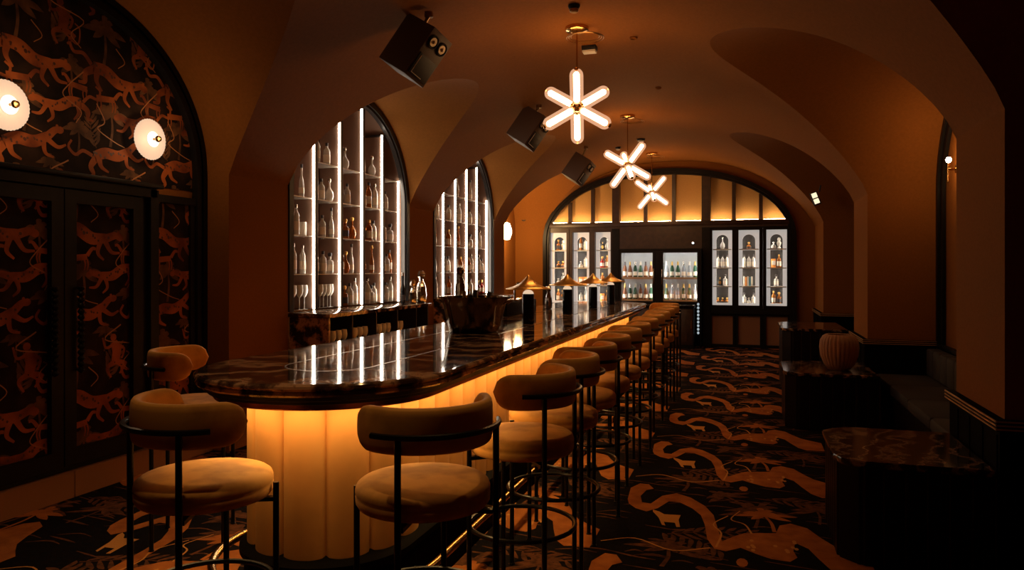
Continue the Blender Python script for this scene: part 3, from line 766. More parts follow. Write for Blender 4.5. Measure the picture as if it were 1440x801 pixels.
# bar tools on the back counter: faceted shaker figures, bottles
def shaker(x, y, z, label, m='steel', s=1, grp='shakers on the back counter'):
    r = empty('cocktail_shaker', (x, y, z)); tag(r, label, 'shaker', grp)
    mb = MB(); mb.lathe([(p[0]*s, p[1]*s) for p in [(.04, 0), (.055, .01), (.06, .08), (.05, .17), (.046, .175)]], 10); mb.build('tin', M[m], r, ang=10)
    mb = MB(); mb.lathe([(p[0]*s, p[1]*s) for p in [(.047, .172), (.04, .20), (.025, .235), (.022, .26)]], 10); mb.build('strainer', M[m], r, ang=10)
    mb = MB(); mb.lathe([(p[0]*s, p[1]*s) for p in [(.022, .258), (.04, .28), (.045, .31), (.03, .34), (0, .35)]], 8); mb.build('stopper', M[m], r, ang=10)
shaker(-3.93, 8.50, 1.1305, 'faceted silver cocktail shaker with ball stopper, right end of back counter', 'steel', 1.15)
shaker(-3.97, 8.34, 1.1305, 'smaller silver cocktail shaker beside the tall one on the back counter', 'steel', .85)
shaker(-3.90, 8.18, 1.1305, 'silver mixing shaker left of the two others on the back counter', 'steel', .78)
shaker(-3.85, 9.62, 1.1305, 'dark bronze shaker in front of the far bottle arch', 'brushed', 1.3, 'bronze items on the far back counter')
place_bottle(('slim', 'blackglass', 'paperdark', 'steel'), (-3.95, 8.02, 1.1308), 1.1, 'slim black bottle on the back counter left of the silver shakers', 'bottles on the back counter')

# ------------------------------------------------------------------ the bar
BCX, BR, BY0, BY1 = -1.857, .60, 3.03, 9.60
def stadium(r, n=28, ya=BY0, yb=BY1, seg=10):
    p = []
    for k in range(n+1): t = pi+pi*k/n; p.append((BCX+r*cos(t), ya+r*sin(t)))
    for k in range(1, seg): p.append((BCX+r, ya+(yb-ya)*k/seg))
    for k in range(n+1): t = pi*k/n; p.append((BCX+r*cos(t), yb+r*sin(t)))
    for k in range(1, seg): p.append((BCX-r, yb+(ya-yb)*k/seg))
    return p
def loft(mb, rings, caps=True, mi=0):
    n = None; vs = []; R = []
    for r, z in rings: q = stadium(r); n = len(q); vs += [(p[0], p[1], z) for p in q]
    m = len(rings)
    fs = [(j*n+i, j*n+(i+1) % n, (j+1)*n+(i+1) % n, (j+1)*n+i) for j in range(m-1) for i in range(n)]
    if caps: fs += [list(range(n))[::-1], [(m-1)*n+i for i in range(n)]]
    mb.add(vs, fs, mi)
bar = empty('bar_counter', (BCX, 6.3, 0)); tag(bar, 'long round-ended bar with glossy brown marble top and lit gold channelled velvet front', 'bar')
mb = MB(); loft(mb, [(.575, 1.045), (.588, 1.048), (.594, 1.056), (.590, 1.066), (.583, 1.070), (.592, 1.074), (.600, 1.082), (.598, 1.092), (.590, 1.099), (.582, 1.10)], caps=False); cp = stadium(.582); mb.add([(p[0], p[1], 1.10) for p in cp], [list(range(len(cp)))]); child(mb, 'marble_top', M['marble'], bar, ang=30)
mb = MB(); loft(mb, [(.36, 1.008), (.53, 1.008), (.545, 1.012), (.548, 1.024), (.565, 1.029), (.57, 1.0445)]); child(mb, 'black_apron', M['black'], bar)
mb = MB(); loft(mb, [(.505, .984), (.517, .984), (.521, .989), (.521, 1.0075), (.505, 1.0075), (.505, .984)], caps=False); child(mb, 'copper_band', M['copper'], bar)
mb = MB()
for r0, r1, z in ((.450, .490, 1.002),):
    a_ = stadium(r0); b_ = stadium(r1); n = len(a_); mb.add([(p[0], p[1], z) for p in a_]+[(p[0], p[1], z) for p in b_], [(i, (i+1) % n, n+(i+1) % n, n+i) for i in range(n)])
child(mb, 'light_strip', M['under'], bar, kind='sheet')
# channelled velvet front
def perim(r, step=.19, sub=14):
    L = BY1-BY0; tot = 2*L+2*pi*r; n = round(tot/step); out = []
    for i in range(n*sub):
        s = tot*i/(n*sub); f = (i % sub)/sub; bulge = .032*(sin(pi*f)**.42 if f > 0 else 0)
        q = s
        if q < L: x, y, nx, ny = BCX+r, BY0+q, 1, 0
        elif q < L+pi*r: t = (q-L)/r; x, y, nx, ny = BCX+r*cos(t), BY1+r*sin(t), cos(t), sin(t)
        elif q < 2*L+pi*r: x, y, nx, ny = BCX-r, BY1-(q-L-pi*r), -1, 0
        else: t = pi+(q-2*L-pi*r)/r; x, y, nx, ny = BCX+r*cos(t), BY0+r*sin(t), cos(t), sin(t)
        out.append((x+nx*bulge, y+ny*bulge))
    return out
q = perim(.345); n = len(q); mb = MB()
mb.add([(p[0], p[1], z) for z in (.33, 1.0) for p in q], [(i, (i+1) % n, n+(i+1) % n, n+i) for i in range(n)]); child(mb, 'velvet_front', M['panelvelvet'], bar, ang=50)
mb = MB(); loft(mb, [(.34, 0), (.39, 0), (.39, .23), (.375, .25), (.385, .27), (.41, .285), (.41, .31), (.39, .325), (.345, .34), (.2, .34)]); child(mb, 'black_plinth', M['plinthblack'], bar)
mb = MB(); ring = stadium(.525); mb.tube([(p[0], p[1], .235) for p in ring], .019, 12, closed=True)
fr_ = child(mb, 'foot_rail', M['brass'], bar)
for y in [3.1+.93*i for i in range(8)]:
    for sx in (1, -1):
        mb = MB(); mb.tube([(BCX+sx*.385, y, .17), (BCX+sx*.46, y, .17), (BCX+sx*.525, y, .222)], .011)
        child(mb, 'rail_bracket', M['darkbrass'], bar).parent = fr_
mb = MB(); q = stadium(.215); q2 = stadium(.207); n = len(q)
mb.add([(p[0], p[1], 1.1012) for p in q]+[(p[0], p[1], 1.1012) for p in q2], [(i, (i+1) % n, n+(i+1) % n, n+i) for i in range(n)]); child(mb, 'inlay_line', M['darkbrass'], bar, kind='sheet')

# ------------------------------------------------------------------ bar stools
def make_stool():
    r = empty('bar_stool'); rs = .238
    mb = MB(); prof = [(0, .706), (.215, .706), (.232, .711), (.240, .724), (.2415, .745), (.2385, .7515), (.2415, .758), (.241, .772), (.236, .784), (.224, .793), (.19, .800), (.10, .805), (0, .806)]
    mb.lathe(prof, 48); mb.build('seat', M['velvet'], r, ang=50)
    # backrest: padded band centred on +Y (stool faces -Y)
    mb = MB(); vs = []; fs = []; N = 44; K = 14; A = radians(98); zc, hh, th = 1.012, .078, .019
    for i in range(N+1):
        t = -A+2*A*i/N; e = min(1, (min(i, N-i)/5.0)) if min(i, N-i) < 5 else 1
        e = sqrt(max(0.0004, 1-(1-e)**2)); Rm = .232
        for k in range(K):
            a_ = 2*pi*k/K; cu = cos(a_); su = sin(a_)
            dx = (1 if cu > 0 else -1)*abs(cu)**.6*th*(.45+.55*e); dz = (1 if su > 0 else -1)*abs(su)**.55*hh*e
            rr = Rm+dx; vs.append((rr*sin(t), rr*cos(t), zc+dz))
    for i in range(N):
        for k in range(K): fs.append((i*K+k, i*K+(k+1) % K, (i+1)*K+(k+1) % K, (i+1)*K+k))
    fs += [list(range(K)), [N*K+k for k in range(K)]]
    mb.add(vs, fs); mb.build('backrest', M['velvet'], r, ang=80)
    mb = MB(); pts = [(.272*sin(t), .272*cos(t), 1.0) for t in [radians(-66+132*i/24) for i in range(25)]]; mb.tube(pts, .0105, 8); mb.build('back_rail', M['blackmetal'], r)
    for k, ang in enumerate((45, -45, 135, -135)):
        t = radians(ang); top = 1.0 if abs(ang) < 90 else .755; rr = .268 if abs(ang) < 90 else .256
        mb = MB(); mb.tube([(rr*sin(t), rr*cos(t), .004), (rr*sin(t), rr*cos(t), top)], .0115, 10)
        mb.lathe([(.015, 0), (.015, .006), (.011, .008)], 10, M=Matrix.Translation((rr*sin(t), rr*cos(t), 0))); mb.build('leg', M['blackmetal'], r)
    mb = MB(); mb.tube([(.246*cos(2*pi*k/40), .246*sin(2*pi*k/40), .37) for k in range(40)], .0105, 8, closed=True); mb.build('foot_ring', M['blackmetal'], r)
    mb = MB()
    for ang in (45, 135): t = radians(ang); mb.box(-.257, .257, -.014, .014, .686, .701, M=Matrix.Rotation(t, 4, 'Z'))
    mb.build('seat_support', M['blackmetal'], r, smooth=False)
    return r
stool0 = make_stool()
# rz: direction of the back relative to +Y
def back_dir(dx, dy): return atan2(-dx, dy)
ST = [(-1.915, 2.25, back_dir(-.38, -.92), 'mustard velvet bar stool at the rounded bar end, large in the left foreground'),
      (-1.115, 2.43, back_dir(.78, -.62), 'mustard velvet bar stool at the near bar corner, foreground centre'),
      (-3.05, 3.50, back_dir(-.85, -.5), 'mustard velvet stool behind the bar end, half hidden by the left foreground stool')]
for i in range(11):
    j = [0, .05, -.06, .03, 0, -.04, .05, 0, .03, -.03, 0][i]
    ST.append((-1.0-.006*i, 3.27+.6*i, back_dir(cos(j*3-.12), sin(j*3-.12)), 'mustard velvet bar stool, %s in the straight row, counting from the camera' % ORD[i]))
ST.append((-1.12, 9.98, back_dir(.8, .6), 'mustard velvet bar stool at the far rounded bar corner'))
for i, (x, y, rz, lb) in enumerate(ST):
    o = stool0 if i == 0 else dup(stool0)
    o.location = (x, y, .0015); o.rotation_euler = (0, 0, rz); tag(o, lb, 'bar stool', 'velvet stools around the bar')

# ------------------------------------------------------------------ table lamps with pointed brass hats
def bar_lamp(x, y, label):
    r = empty('table_lamp', (x, y, 1.1008)); tag(r, label, 'lamp', 'brass hatted lamps on the bar')
    mb = MB(); mb.lathe([(.046, 0), (.05, .004), (.05, .225), (.046, .245)], 28); mb.build('base', M['blackglass'], r)
    mb = MB(); mb.lathe([(.046, .2455), (.040, .262), (.024, .275), (0, .28)], 24); mb.build('highlight_cap', M['caphighlight'], r)  # highlight on the black dome, put in as weak emission
    mb = MB(); N = 96; prof = [(.003, .402), (.015, .388), (.04, .356), (.08, .326), (.13, .304), (.185, .288), (.186, .284), (.13, .299), (.08, .320), (.04, .349), (.015, .38), (0, .392)]
    mb.lathe(prof, N, rib=lambda a_, z_: 1+.05*cos(a_*4+.6)); mb.build('shade', M['hat'], r, ang=60)
    mb = MB(); mb.tube([(0, 0, .279), (0, 0, .37)], .004); mb.build('stem', M['darkbrass'], r)
for i, (x, y, lb) in enumerate(((-1.72, 5.80, 'black cylinder lamp with pointed brass hat, nearest on the bar beside the ice bowl'), (-1.73, 7.22, 'black cylinder lamp with pointed brass hat, second of four along the bar'),
                                (-1.70, 8.35, 'black cylinder lamp with pointed brass hat, third of four along the bar'), (-1.69, 9.45, 'black cylinder lamp with pointed brass hat, farthest of four on the bar'))): bar_lamp(x, y, lb)

# champagne bowl with bottles
bw = empty('champagne_bowl', (-1.88, 4.97, 1.1015)); tag(bw, 'large hammered bronze ice bowl full of bottles standing on the bar', 'ice bowl')
mb = MB(); rib = lambda a_, z_: 1+.03*sin(a_*8)*min(1, z_*8)
mb.lathe([(.165, 0), (.178, .004), (.190, .05), (.205, .12), (.222, .19), (.240, .245), (.246, .252), (.236, .25), (.215, .18), (.18, .02), (0, .015)], 90, rib=rib); mb.build('bowl', M['brushed'], bw, ang=60)
for sx in (1, -1):
    mb = MB(); mb.tube([(sx*.235, .05, .2), (sx*.275, .05, .225), (sx*.285, 0, .23), (sx*.275, -.05, .225), (sx*.235, -.05, .2)], .007); mb.build('handle', M['darkbrass'], bw)
for i, (dx, dy, tx, ty, sp, lb) in enumerate(((-.09, .03, -.16, .1, ('wine', 'green', 'paper', 'goldfoil'), 'green wine bottle leaning left in the bronze ice bowl'),
        (.03, -.08, .04, -.02, ('champ', 'green', 'paper', 'paperdark'), 'champagne bottle with black foil in middle of the bronze ice bowl'),
        (.07, .04, .30, .05, ('wine', 'brown', 'paper', 'paperdark'), 'dark brown bottle leaning right in the bronze ice bowl'),
        (-.03, .11, -.05, .2, ('champ', 'brown', 'paper', 'goldfoil'), 'gold-foiled brown bottle at the back of the bronze ice bowl'))):
    o = place_bottle(sp, (-1.88+dx*.7-tx*.0, 4.97+dy*.7, 1.125), .85, lb, 'bottles in the ice bowl'); o.rotation_euler = (-ty*.6, tx*.7, 0)
# ice cubes
for i in range(14):
    a_ = 2*pi*i/14+.2; rr = .17+.02*(i % 2)
    o = MB().box(-.018, .018, -.018, .018, -.018, .018, bev=.004).build('ice_cube', M['glass']); o.location = (-1.88+rr*cos(a_), 4.97+rr*sin(a_), 1.30+.008*(i % 3)); o.rotation_euler = (i, i*2, i*3)
    tag(o, 'clear ice cube heaped inside the bronze ice bowl rim', 'ice', 'ice cubes in the bronze bowl')

# work station clutter on the service side of the bar
def small_caddy(x, y, label):
    r = empty('bar_caddy', (x, y, 1.1015)); tag(r, label, 'caddy')
    mb = MB(); mb.box(-.09, .09, -.07, .07, 0, .012, bev=.003); mb.box(-.09, .09, -.07, -.06, .012, .09); mb.box(-.09, .09, .06, .07, .012, .09); mb.box(-.09, -.08, -.06, .06, .012, .09); mb.box(.08, .09, -.06, .06, .012, .09); mb.box(-.003, .003, -.06, .06, .012, .085)
    mb.build('tray_box', M['black'], r)
    mb = MB(); mb.tube([(-.04, 0, .02), (-.07, .02, .2)], .004); mb.lathe([(0, 0), (.012, .01), (0, .022)], 10, M=Matrix.Translation((-.07, .02, .195))); mb.build('bar_spoon', M['steel'], r)
    mb = MB(); mb.lathe([(.022, 0), (.03, .08), (.003, .085), (.003, .09), (.028, .10), (.035, .14)], 16, M=Matrix.Translation((.045, 0, .02))); mb.build('jigger', M['steel'], r)
small_caddy(-2.2, 6.25, 'black bar caddy with jigger and spoon left of nearest hatted lamp')
def station(x, y, L, label):
    r = empty('service_station', (x, y, 1.1012)); tag(r, label, 'bar station')
    mb = MB(); mb.box(-.11, .11, -L/2, L/2, 0, .13, bev=.006); mb.build('housing', M['black'], r)
    mb = MB(); n = int(L/.16)
    for k in range(n): c_ = -L/2+L*(k+.5)/n; mb.box(-.085, .085, c_-.065, c_+.065, .1305, .145, bev=.004)
    mb.build('steel_inserts', M['steel'], r)
    mb = MB(); mb.tube([(-.06, L*.28, .13), (-.06, L*.28, .26), (-.03, L*.28, .30), (.04, L*.28, .29), (.06, L*.28, .25)], .012); mb.build('tap', M['steel'], r)
station(-2.26, 7.05, 1.0, 'low black service station with steel inserts and tap behind the hatted lamps')
shaker(-2.15, 8.05, 1.1012, 'silver shaker beside the second hatted lamp on the bar', 'steel', .75)

# ------------------------------------------------------------------ star pendants
Cc, Ss = cos(TH), sin(TH)
def star_lamp(pos, arms, length, label, ceil):
    r = empty('star_pendant', (pos[0], pos[1], pos[2])); tag(r, label, 'pendant lamp', 'six armed star pendants')
    rad = .060
    mb = MB(); mb.lathe([(0, -.045), (.03, -.04), (.045, -.015), (.045, .015), (.03, .04), (0, .045)], 12); mb.build('hub', M['brass'], r, ang=20)
    for d in arms:
        d = Vector(d).normalized(); Q = d.to_track_quat('Z', 'Y').to_matrix().to_4x4()
        L0, L1 = .055, length
        arm = MB(); prof = [(.0, L0), (rad*.7, L0+.008), (rad, L0+.03)]+[(rad, L0+(L1-L0)*t) for t in (.3, .6)]+[(rad*cos(a_), L1-rad+rad*sin(a_)) for a_ in [pi/2*k/6 for k in range(7)]]
        arm.lathe(prof, 24, M=Q); ao = arm.build('glass_tube', M['starglass'], r)
        c = MB(); c.lathe([(0, L0+.02), (.027, L0+.02), (.027, L1-.05), (.018, L1-.035), (0, L1-.03)], 16, M=Q); c.build('glowing_core', M['star'], ao)
        b_ = MB(); b_.lathe([(0, L1-.004), (.018, L1-.002), (.02, L1+.006), (.012, L1+.012), (0, L1+.013)], 14, M=Q); b_.build('brass_button', M['brass'], ao)
        b_ = MB(); b_.lathe([(.02, .02), (.024, .05), (.03, L0+.004)], 12, M=Q); b_.build('brass_collar', M['brass'], ao)
    top = ceil-pos[2]
    mb = MB(); mb.tube([(0, 0, .04), (0, 0, top-.02)], .007); mb.build('rod', M['brass'], r)
    mb = MB(); mb.lathe([(.0, top-.05), (.03, top-.05), (.10, top-.035), (.105, top-.03), (.105, top+.01)], 32); mb.build('canopy', M['brass'], r)
    mb = MB()
    for k, rr in enumerate((.13, .15, .17)):
        mb.tube([(.05+rr*cos(2*pi*j/32), .12+rr*sin(2*pi*j/32), top-.055-.006*k) for j in range(32)], .0035, 6, closed=True)
    mb.build('cable_coil', M['darkbrass'], r)
    return r
def vb(pos):
    v = (Vector(pos)-Vector((0, 0, 1.55))).normalized(); rt = v.cross(Vector((0, 0, 1))).normalized(); up = rt.cross(v); return v, rt, up
def ceil_z(x): u = abs((x-CX)/HW); return SPR+RISE*(1-u**NEXP)**QEXP
p1 = (-1.47, 6.50, 3.005); v, rt, up = vb(p1)
ar = []
for a_ in (91, 209, 331):
    d = (rt*cos(radians(a_))+up*sin(radians(a_)))*sqrt(2/3)-v*sqrt(1/3); ar += [d, -d]
star_lamp(p1, ar, .395, 'nearest and largest glowing six-armed star pendant hanging over the bar', ceil_z(-1.47))
def star_b(pos, c2, a2):
    v, rt, up = vb(pos); c = (rt*c2[0]+up*c2[1]); c = c - v*sqrt(max(0, 1-c.length_squared)); c.normalize()
    a_ = rt*a2[0]+up*a2[1]; a_ = (a_-c*a_.dot(c)).normalized(); b_ = c.cross(a_); return [a_, -a_, b_, -b_, c, -c]
p2 = (-1.63, 10.45, 3.02)
star_lamp(p2, star_b(p2, (.15, -.42), (-.74, .55)), .40, 'middle glowing star pendant of the three over the bar', ceil_z(-1.63))
p3 = (-1.72, 13.95, 2.98)
star_lamp(p3, star_b(p3, (.12, -.32), (-.72, .6)), .40, 'farthest and smallest glowing star pendant in front of the arched end wall', ceil_z(-1.72))

# ------------------------------------------------------------------ speakers
def speaker(pos, s, size, label, zc):
    r = empty('speaker', pos); tag(r, label, 'speaker', 'ceiling speakers above the bar')
    v, rt, up = vb((-2.53, 5.42, 3.2))      # all three are aimed the same way: out over the bar and down
    f = (rt*.62-up*.34-v*.70).normalized(); u2 = rt*.5+up*.8+v*.12; u2 = (u2-f*u2.dot(f)).normalized(); s2 = u2.cross(f); upv = Vector((0, 0, 1))
    Q = Matrix((s2, u2, f)).transposed().to_4x4()     # local x: side, y: up, z: front
    w, h, dp = .125*s, .20*s, .31*s
    mb = MB(); mb.box(-w, w, -h, h, -dp, 0, M=Q, bev=.006); bx = mb.build('cabinet', M['speaker'], r)
    mb = MB(); mb.box(-w*.86, w*.86, -h*.88, -h*.02, .001, .010, M=Q, bev=.003); g = mb.build('grille', M['grille'], r)
    mb = MB(); pts = [(-w*.7, -h*.1, .012), (-w*.7, -h*.8, .012), (w*.3, -h*.8, .012)]; mb.tube(pts, .004, 6, M=Q); mb.build('trim_line', M['cream'], r)
    for cx_, cy_ in ((-w*.46, h*.55), (w*.46, h*.55)):
        mb = MB(); mb.lathe([(w*.42, 0), (w*.42, .010), (w*.36, .014), (w*.30, .004), (w*.12, -.002)], 24, M=Q@Matrix.Translation((cx_, cy_, .001))); d_ = mb.build('driver', M['grille'], r)
        mb = MB(); mb.lathe([(w*.27, .009), (w*.1, .006), (w*.12, .012), (w*.06, .02), (0, .022)], 20, M=Q@Matrix.Translation((cx_, cy_, .001))); mb.build('cone', M['cone'], d_)
    mb = MB(); mt = zc-pos[2]; back = -f*dp*.5+upv*h*.3
    mb.tube([(0, 0, mt+.01), (0, 0, mt-.03)], .035, 16); mb.tube([(0, 0, mt-.02), tuple(back*.6+Vector((0, 0, mt*.4))), tuple(back)], .014, 8); mb.build('mount_bracket', M['darkbrass'], r)
speaker((-2.44, 5.42, 3.24), 1.08, 'large', 'large dark speaker hanging from vault above the near bottle arch', ceil_z(-2.62))
speaker((-2.50, 8.90, 3.24), 1.08, 'large', 'dark ceiling speaker left of the nearest star pendant', ceil_z(-2.62))
speaker((-2.58, 12.1, 3.14), 1.08, 'large', 'dark ceiling speaker nearest the arched end wall', ceil_z(-2.66))

# added spots that brighten the stool seats, with housings
for i, (x, y) in enumerate(FILL_SPOTS):
    z = ceil_z(x); r = empty('added_seat_spot', (x, y, z)); tag(r, 'added ceiling spot lighting the stool seats, %s along the bar from the near end' % ORD[i], 'spotlight', 'added spots lighting the stools')
    mb = MB(); mb.lathe([(.036, .02), (.036, -.014), (.030, -.016), (.026, .01), (.026, .02)], 24); mb.build('trim_ring', M['wall'], r)
    l = bpy.data.lights.new('seat_fill_light', 'SPOT'); l.energy = FILL_W*(1.0, .9, .9, .9, .9, .6)[i]; l.color = (1, .56, .22); l.shadow_soft_size = .03; l.spot_size = radians(62); l.spot_blend = .8
    lo = bpy.data.objects.new('seat_fill_light', l); COL.objects.link(lo); lo.parent = r; lo.location = (0, 0, -.03)
# small ceiling devices
def detector(x, y, label, r0=.05, m='cream', cat='smoke detector', name='smoke_detector', h=.04):
    z = ceil_z(x); r = empty(name, (x, y, z)); tag(r, label, cat)
    mb = MB(); mb.lathe([(r0, .012), (r0, -.012), (r0*.8, -.012-h*.4), (0, -.012-h*.5)], 24); mb.build('base', M['grille'], r)
    mb = MB(); mb.lathe([(r0*.7, -.012-h*.3), (r0*.75, -.012-h*.8), (r0*.5, -.012-h), (0, -.012-h)], 24); mb.build('sensor_head', M[m], r)
detector(-1.37, 5.95, 'dark round ceiling sensor above the nearest star pendant', .05, 'darkbrass', 'ceiling sensor', 'ceiling_sensor', .05)
detector(-2.60, 4.95, 'small round ceiling disc left of the large speaker', .035, 'cream', 'ceiling sensor', 'ceiling_sensor', .02)
z_ = ceil_z(-1.48); r = empty('sensor_box', (-1.48, 7.10, z_-.02)); tag(r, 'small white box on the ceiling beside nearest pendant canopy', 'ceiling light fitting')
mb = MB(); mb.box(-.07, .07, -.05, .05, -.02, .03, bev=.004); mb.build('housing', M['grille'], r); mb = MB(); mb.box(-.065, .065, -.045, .045, -.045, -.021, bev=.006); mb.build('lens', M['cream'], r)
detector(-1.71, 12.4, 'white smoke detector right of the middle star pendant canopy', .07, 'cream')
detector(-2.18, 12.9, 'small white detector left of the middle pendant rod', .05, 'cream')
# emergency light on third pier
r = empty('emergency_light', (1.08, 13.0, 2.62)); tag(r, 'tiny glowing emergency light fixed high above the farthest right pier', 'emergency light')
mb = MB(); mb.box(-.06, .06, -.03, .03, -.02, .20, bev=.004, M=Matrix.Rotation(-.35, 4, 'Y')); mb.build('housing', M['grille'], r)
mb = MB(); mb.box(-.04, .04, -.036, -.031, .0, .08, M=Matrix.Rotation(-.35, 4, 'Y')); mb.box(-.04, .04, -.036, -.031, .10, .18, M=Matrix.Rotation(-.35, 4, 'Y')); mb.build('lit_panel', M['signlit'], r, smooth=False)
mb = MB(); mb.tube([(.03, 0, .19), (.05, 0, .3)], .012); mb.build('mount_arm', M['grille'], r)
# round wall device far left
r = empty('wall_speaker', (-4.6, YF-.001, 2.66)); tag(r, 'small round black fixture high on the far wall left of the arch', 'wall fixture')
Rm = Matrix.Rotation(pi/2, 4, 'X')
mb = MB(); mb.lathe([(.08, 0), (.08, .03), (.06, .035), (.055, .02)], 28, M=Rm); mb.build('ring', M['grille'], r); mb = MB(); mb.lathe([(.05, .0), (.05, .022), (0, .028)], 24, M=Rm); mb.build('centre', M['darkbrass'], r)

# ------------------------------------------------------------------ far cabinet wall
FY = YF-.02
fc = empty('arched_display_wall', (FCX, FY, 0)); tag(fc, 'black arched end-wall joinery with gold fabric panels above backlit cabinets', 'cabinet')
mb = MB(); arch_frame(mb, FCX, FHW-.004, 0, FSP, FRI-.004, [(0, .07, -.03, .10), (.065, .12, -.02, .06)], lambda u, z, d: (u, FY+.03-d, z), ex=2.15); child(mb, 'arch_moulding', M['black'], fc)
# gold tympanum
pts = [p for p in arch_pts(FCX, FHW-.08, 2.4, FSP, FRI-.08, 60, 2.15) if p[1] >= 2.4]
mb = MB(); mb.add([(p[0], FY+.16, p[1]) for p in pts]+[(p[0], FY+.18, p[1]) for p in pts], [list(range(len(pts))), list(range(len(pts), 2*len(pts)))]); child(mb, 'gold_fabric_panel', M['goldfabric'], fc, smooth=False)
def ftop(x):
    u = abs((x-FCX)/(FHW-.09)); return FSP+(FRI-.09)*(1-min(1, u)**2.15)**(1/2.15)
bars = [(-3.6, .035), (-3.11, .035), (-2.61, .075), (-2.01, .035), (-1.44, .035), (-.80, .085), (-.27, .035), (.24, .035)]
for x, w in bars:
    mb = MB(); mb.box(x-w, x+w, FY-.02 if w > .05 else FY+.06, FY+.158, 2.5, min(ftop(x-w), ftop(x+w))-.005); child(mb, 'mullion', M['darkwood'], fc, smooth=False)
mb = MB(); mb.box(FCX-2.40, FCX+2.40, FY-.04, FY+.15, 2.42, 2.52, bev=.01); mb.box(FCX-2.40, FCX+2.40, FY-.02, FY+.10, 2.38, 2.42); child(mb, 'cornice_beam', M['darkwood'], fc)
ed = [-4.06]+[x for x, w in bars]+[.80]; ww = [0]+[w for x, w in bars]+[0]
for i in range(len(ed)-1):
    x0 = ed[i]+ww[i]+.02; x1 = ed[i+1]-ww[i+1]-.02; mb = MB(); mb.box(x0, x1, FY+.035, FY+.05, 2.521, 2.529); child(mb, 'cove_light', M['cove'], fc, smooth=False)
mb = MB()
mb.box(-2.69, -2.53, FY-.03, FY+.12, 0, 2.38); mb.box(-.88, -.72, FY-.03, FY+.12, 0, 2.38)
mb.box(-4.16+.11, -2.69, FY+.0, FY+.10, .66, .78); mb.box(-.72, .80, FY, FY+.10, .64, .78)
mb.box(-4.05, .80, FY, FY+.10, 0, .04)
mb.box(-4.05, .80, FY+.46, FY+.50, 0, 2.38)   # carcass back
mb.box(-4.05, .80, FY+.10, FY+.46, .70, .74); mb.box(-4.05, .80, FY+.10, FY+.46, 2.36, 2.38)
child(mb, 'carcass', M['black'], fc, smooth=False)
mb = MB(); mb.box(.78, .885, FY-.0, FY+.2, 0, 2.2); mb.box(-4.155, -4.04, FY-.0, FY+.2, 0, 2.2); child(mb, 'end_panel', M['black'], fc, smooth=False)
# warm brown lower panels
WN = [(-4.03, -3.66), (-3.53, -3.17), (-3.05, -2.72), (-.68, -.30), (-.18, .21), (.34, .72)]
sideT = ['left', 'left', 'left', 'right', 'right', 'right']; cn = ['first', 'second', 'third']*2
def inner_arch(x0, x1, z0, z1, hwi):
    pass
SHZ = [.86, 1.21, 1.58, 1.95]
def box_item(x, z, kind, label):
    if kind == 'card':   # pack with coloured spines
        r = empty('gift_box', (x, FY+.26, z)); tag(r, label, 'box'); mb = MB(); mb.box(-.044, .044, -.04, .04, 0, .17, bev=.004); mb.build('carton', M['orange'], r); mb = MB(); mb.box(-.035, .035, -.0415, -.0402, .05, .13); mb.build('carton_label', M['cream'], r, smooth=False)
    if kind == 'clock':
        r = empty('round_flask', (x, FY+.26, z)); tag(r, label, 'flask'); Rm = Matrix.Rotation(pi/2, 4, 'X')
        mb = MB(); mb.lathe([(.075, -.02), (.085, -.015), (.085, .015), (.075, .02)], 28, M=Matrix.Translation((0, 0, .088))@Rm); mb.build('body', M['blackglass'], r); r.scale = (.56, .56, .75)
        mb = MB(); mb.lathe([(.05, .0205), (.05, .024), (0, .0245)], 24, M=Matrix.Translation((0, 0, .088))@Rm); mb.build('face_label', M['goldfoil'], r)
        mb = MB(); mb.lathe([(.014, .165), (.014, .20), (.02, .205), (.02, .225), (0, .23)], 12); mb.build('cap', M['goldfoil'], r)
    if kind == 'bust':
        mb = MB(); mb.lathe([(.05, 0), (.055, .01), (.03, .04), (.045, .08), (.06, .12), (.04, .15), (.03, .16), (.042, .19), (.03, .225), (0, .235)], 16); o = mb.build('porcelain_figure', M['cream']); o.scale = (.75, .75, .95); o.location = (x, FY+.26, z); tag(o, label, 'ornament')
    if kind == 'books':
        for k, mm in enumerate(('cream', 'orange', 'cream', 'teal', 'paper')):
            o = MB().box(-.016, .016, -.06, .06, 0, .19-.01*(k % 2), bev=.003).build('book', M[mm]); o.location = (x-.09+.036*k, FY+.26, z); tag(o, label+', '+ORD[k]+' from left', 'book', 'upright books in the right display cabinets')
WC = {0: [[SA, SQ], [QG, SW], [QA, QA], [SQ, 'bust']], 1: [[GG, TW], ['card', 'card'], [QG, S_], [TA, S_]], 2: [['card', FA], [SA, QA], [RD, SA], ['clock', FG]],
      3: [[QA, QA, QA], ['clock', GG], [S_, S_, S_], [FG]], 4: [[GG, QG, GG], ['books'], [S_, S_, S_], [QA]], 5: [[SA, SQ], [GG], ['card', SA], [QG, 'bust']]}
WC[0].reverse() if False else None
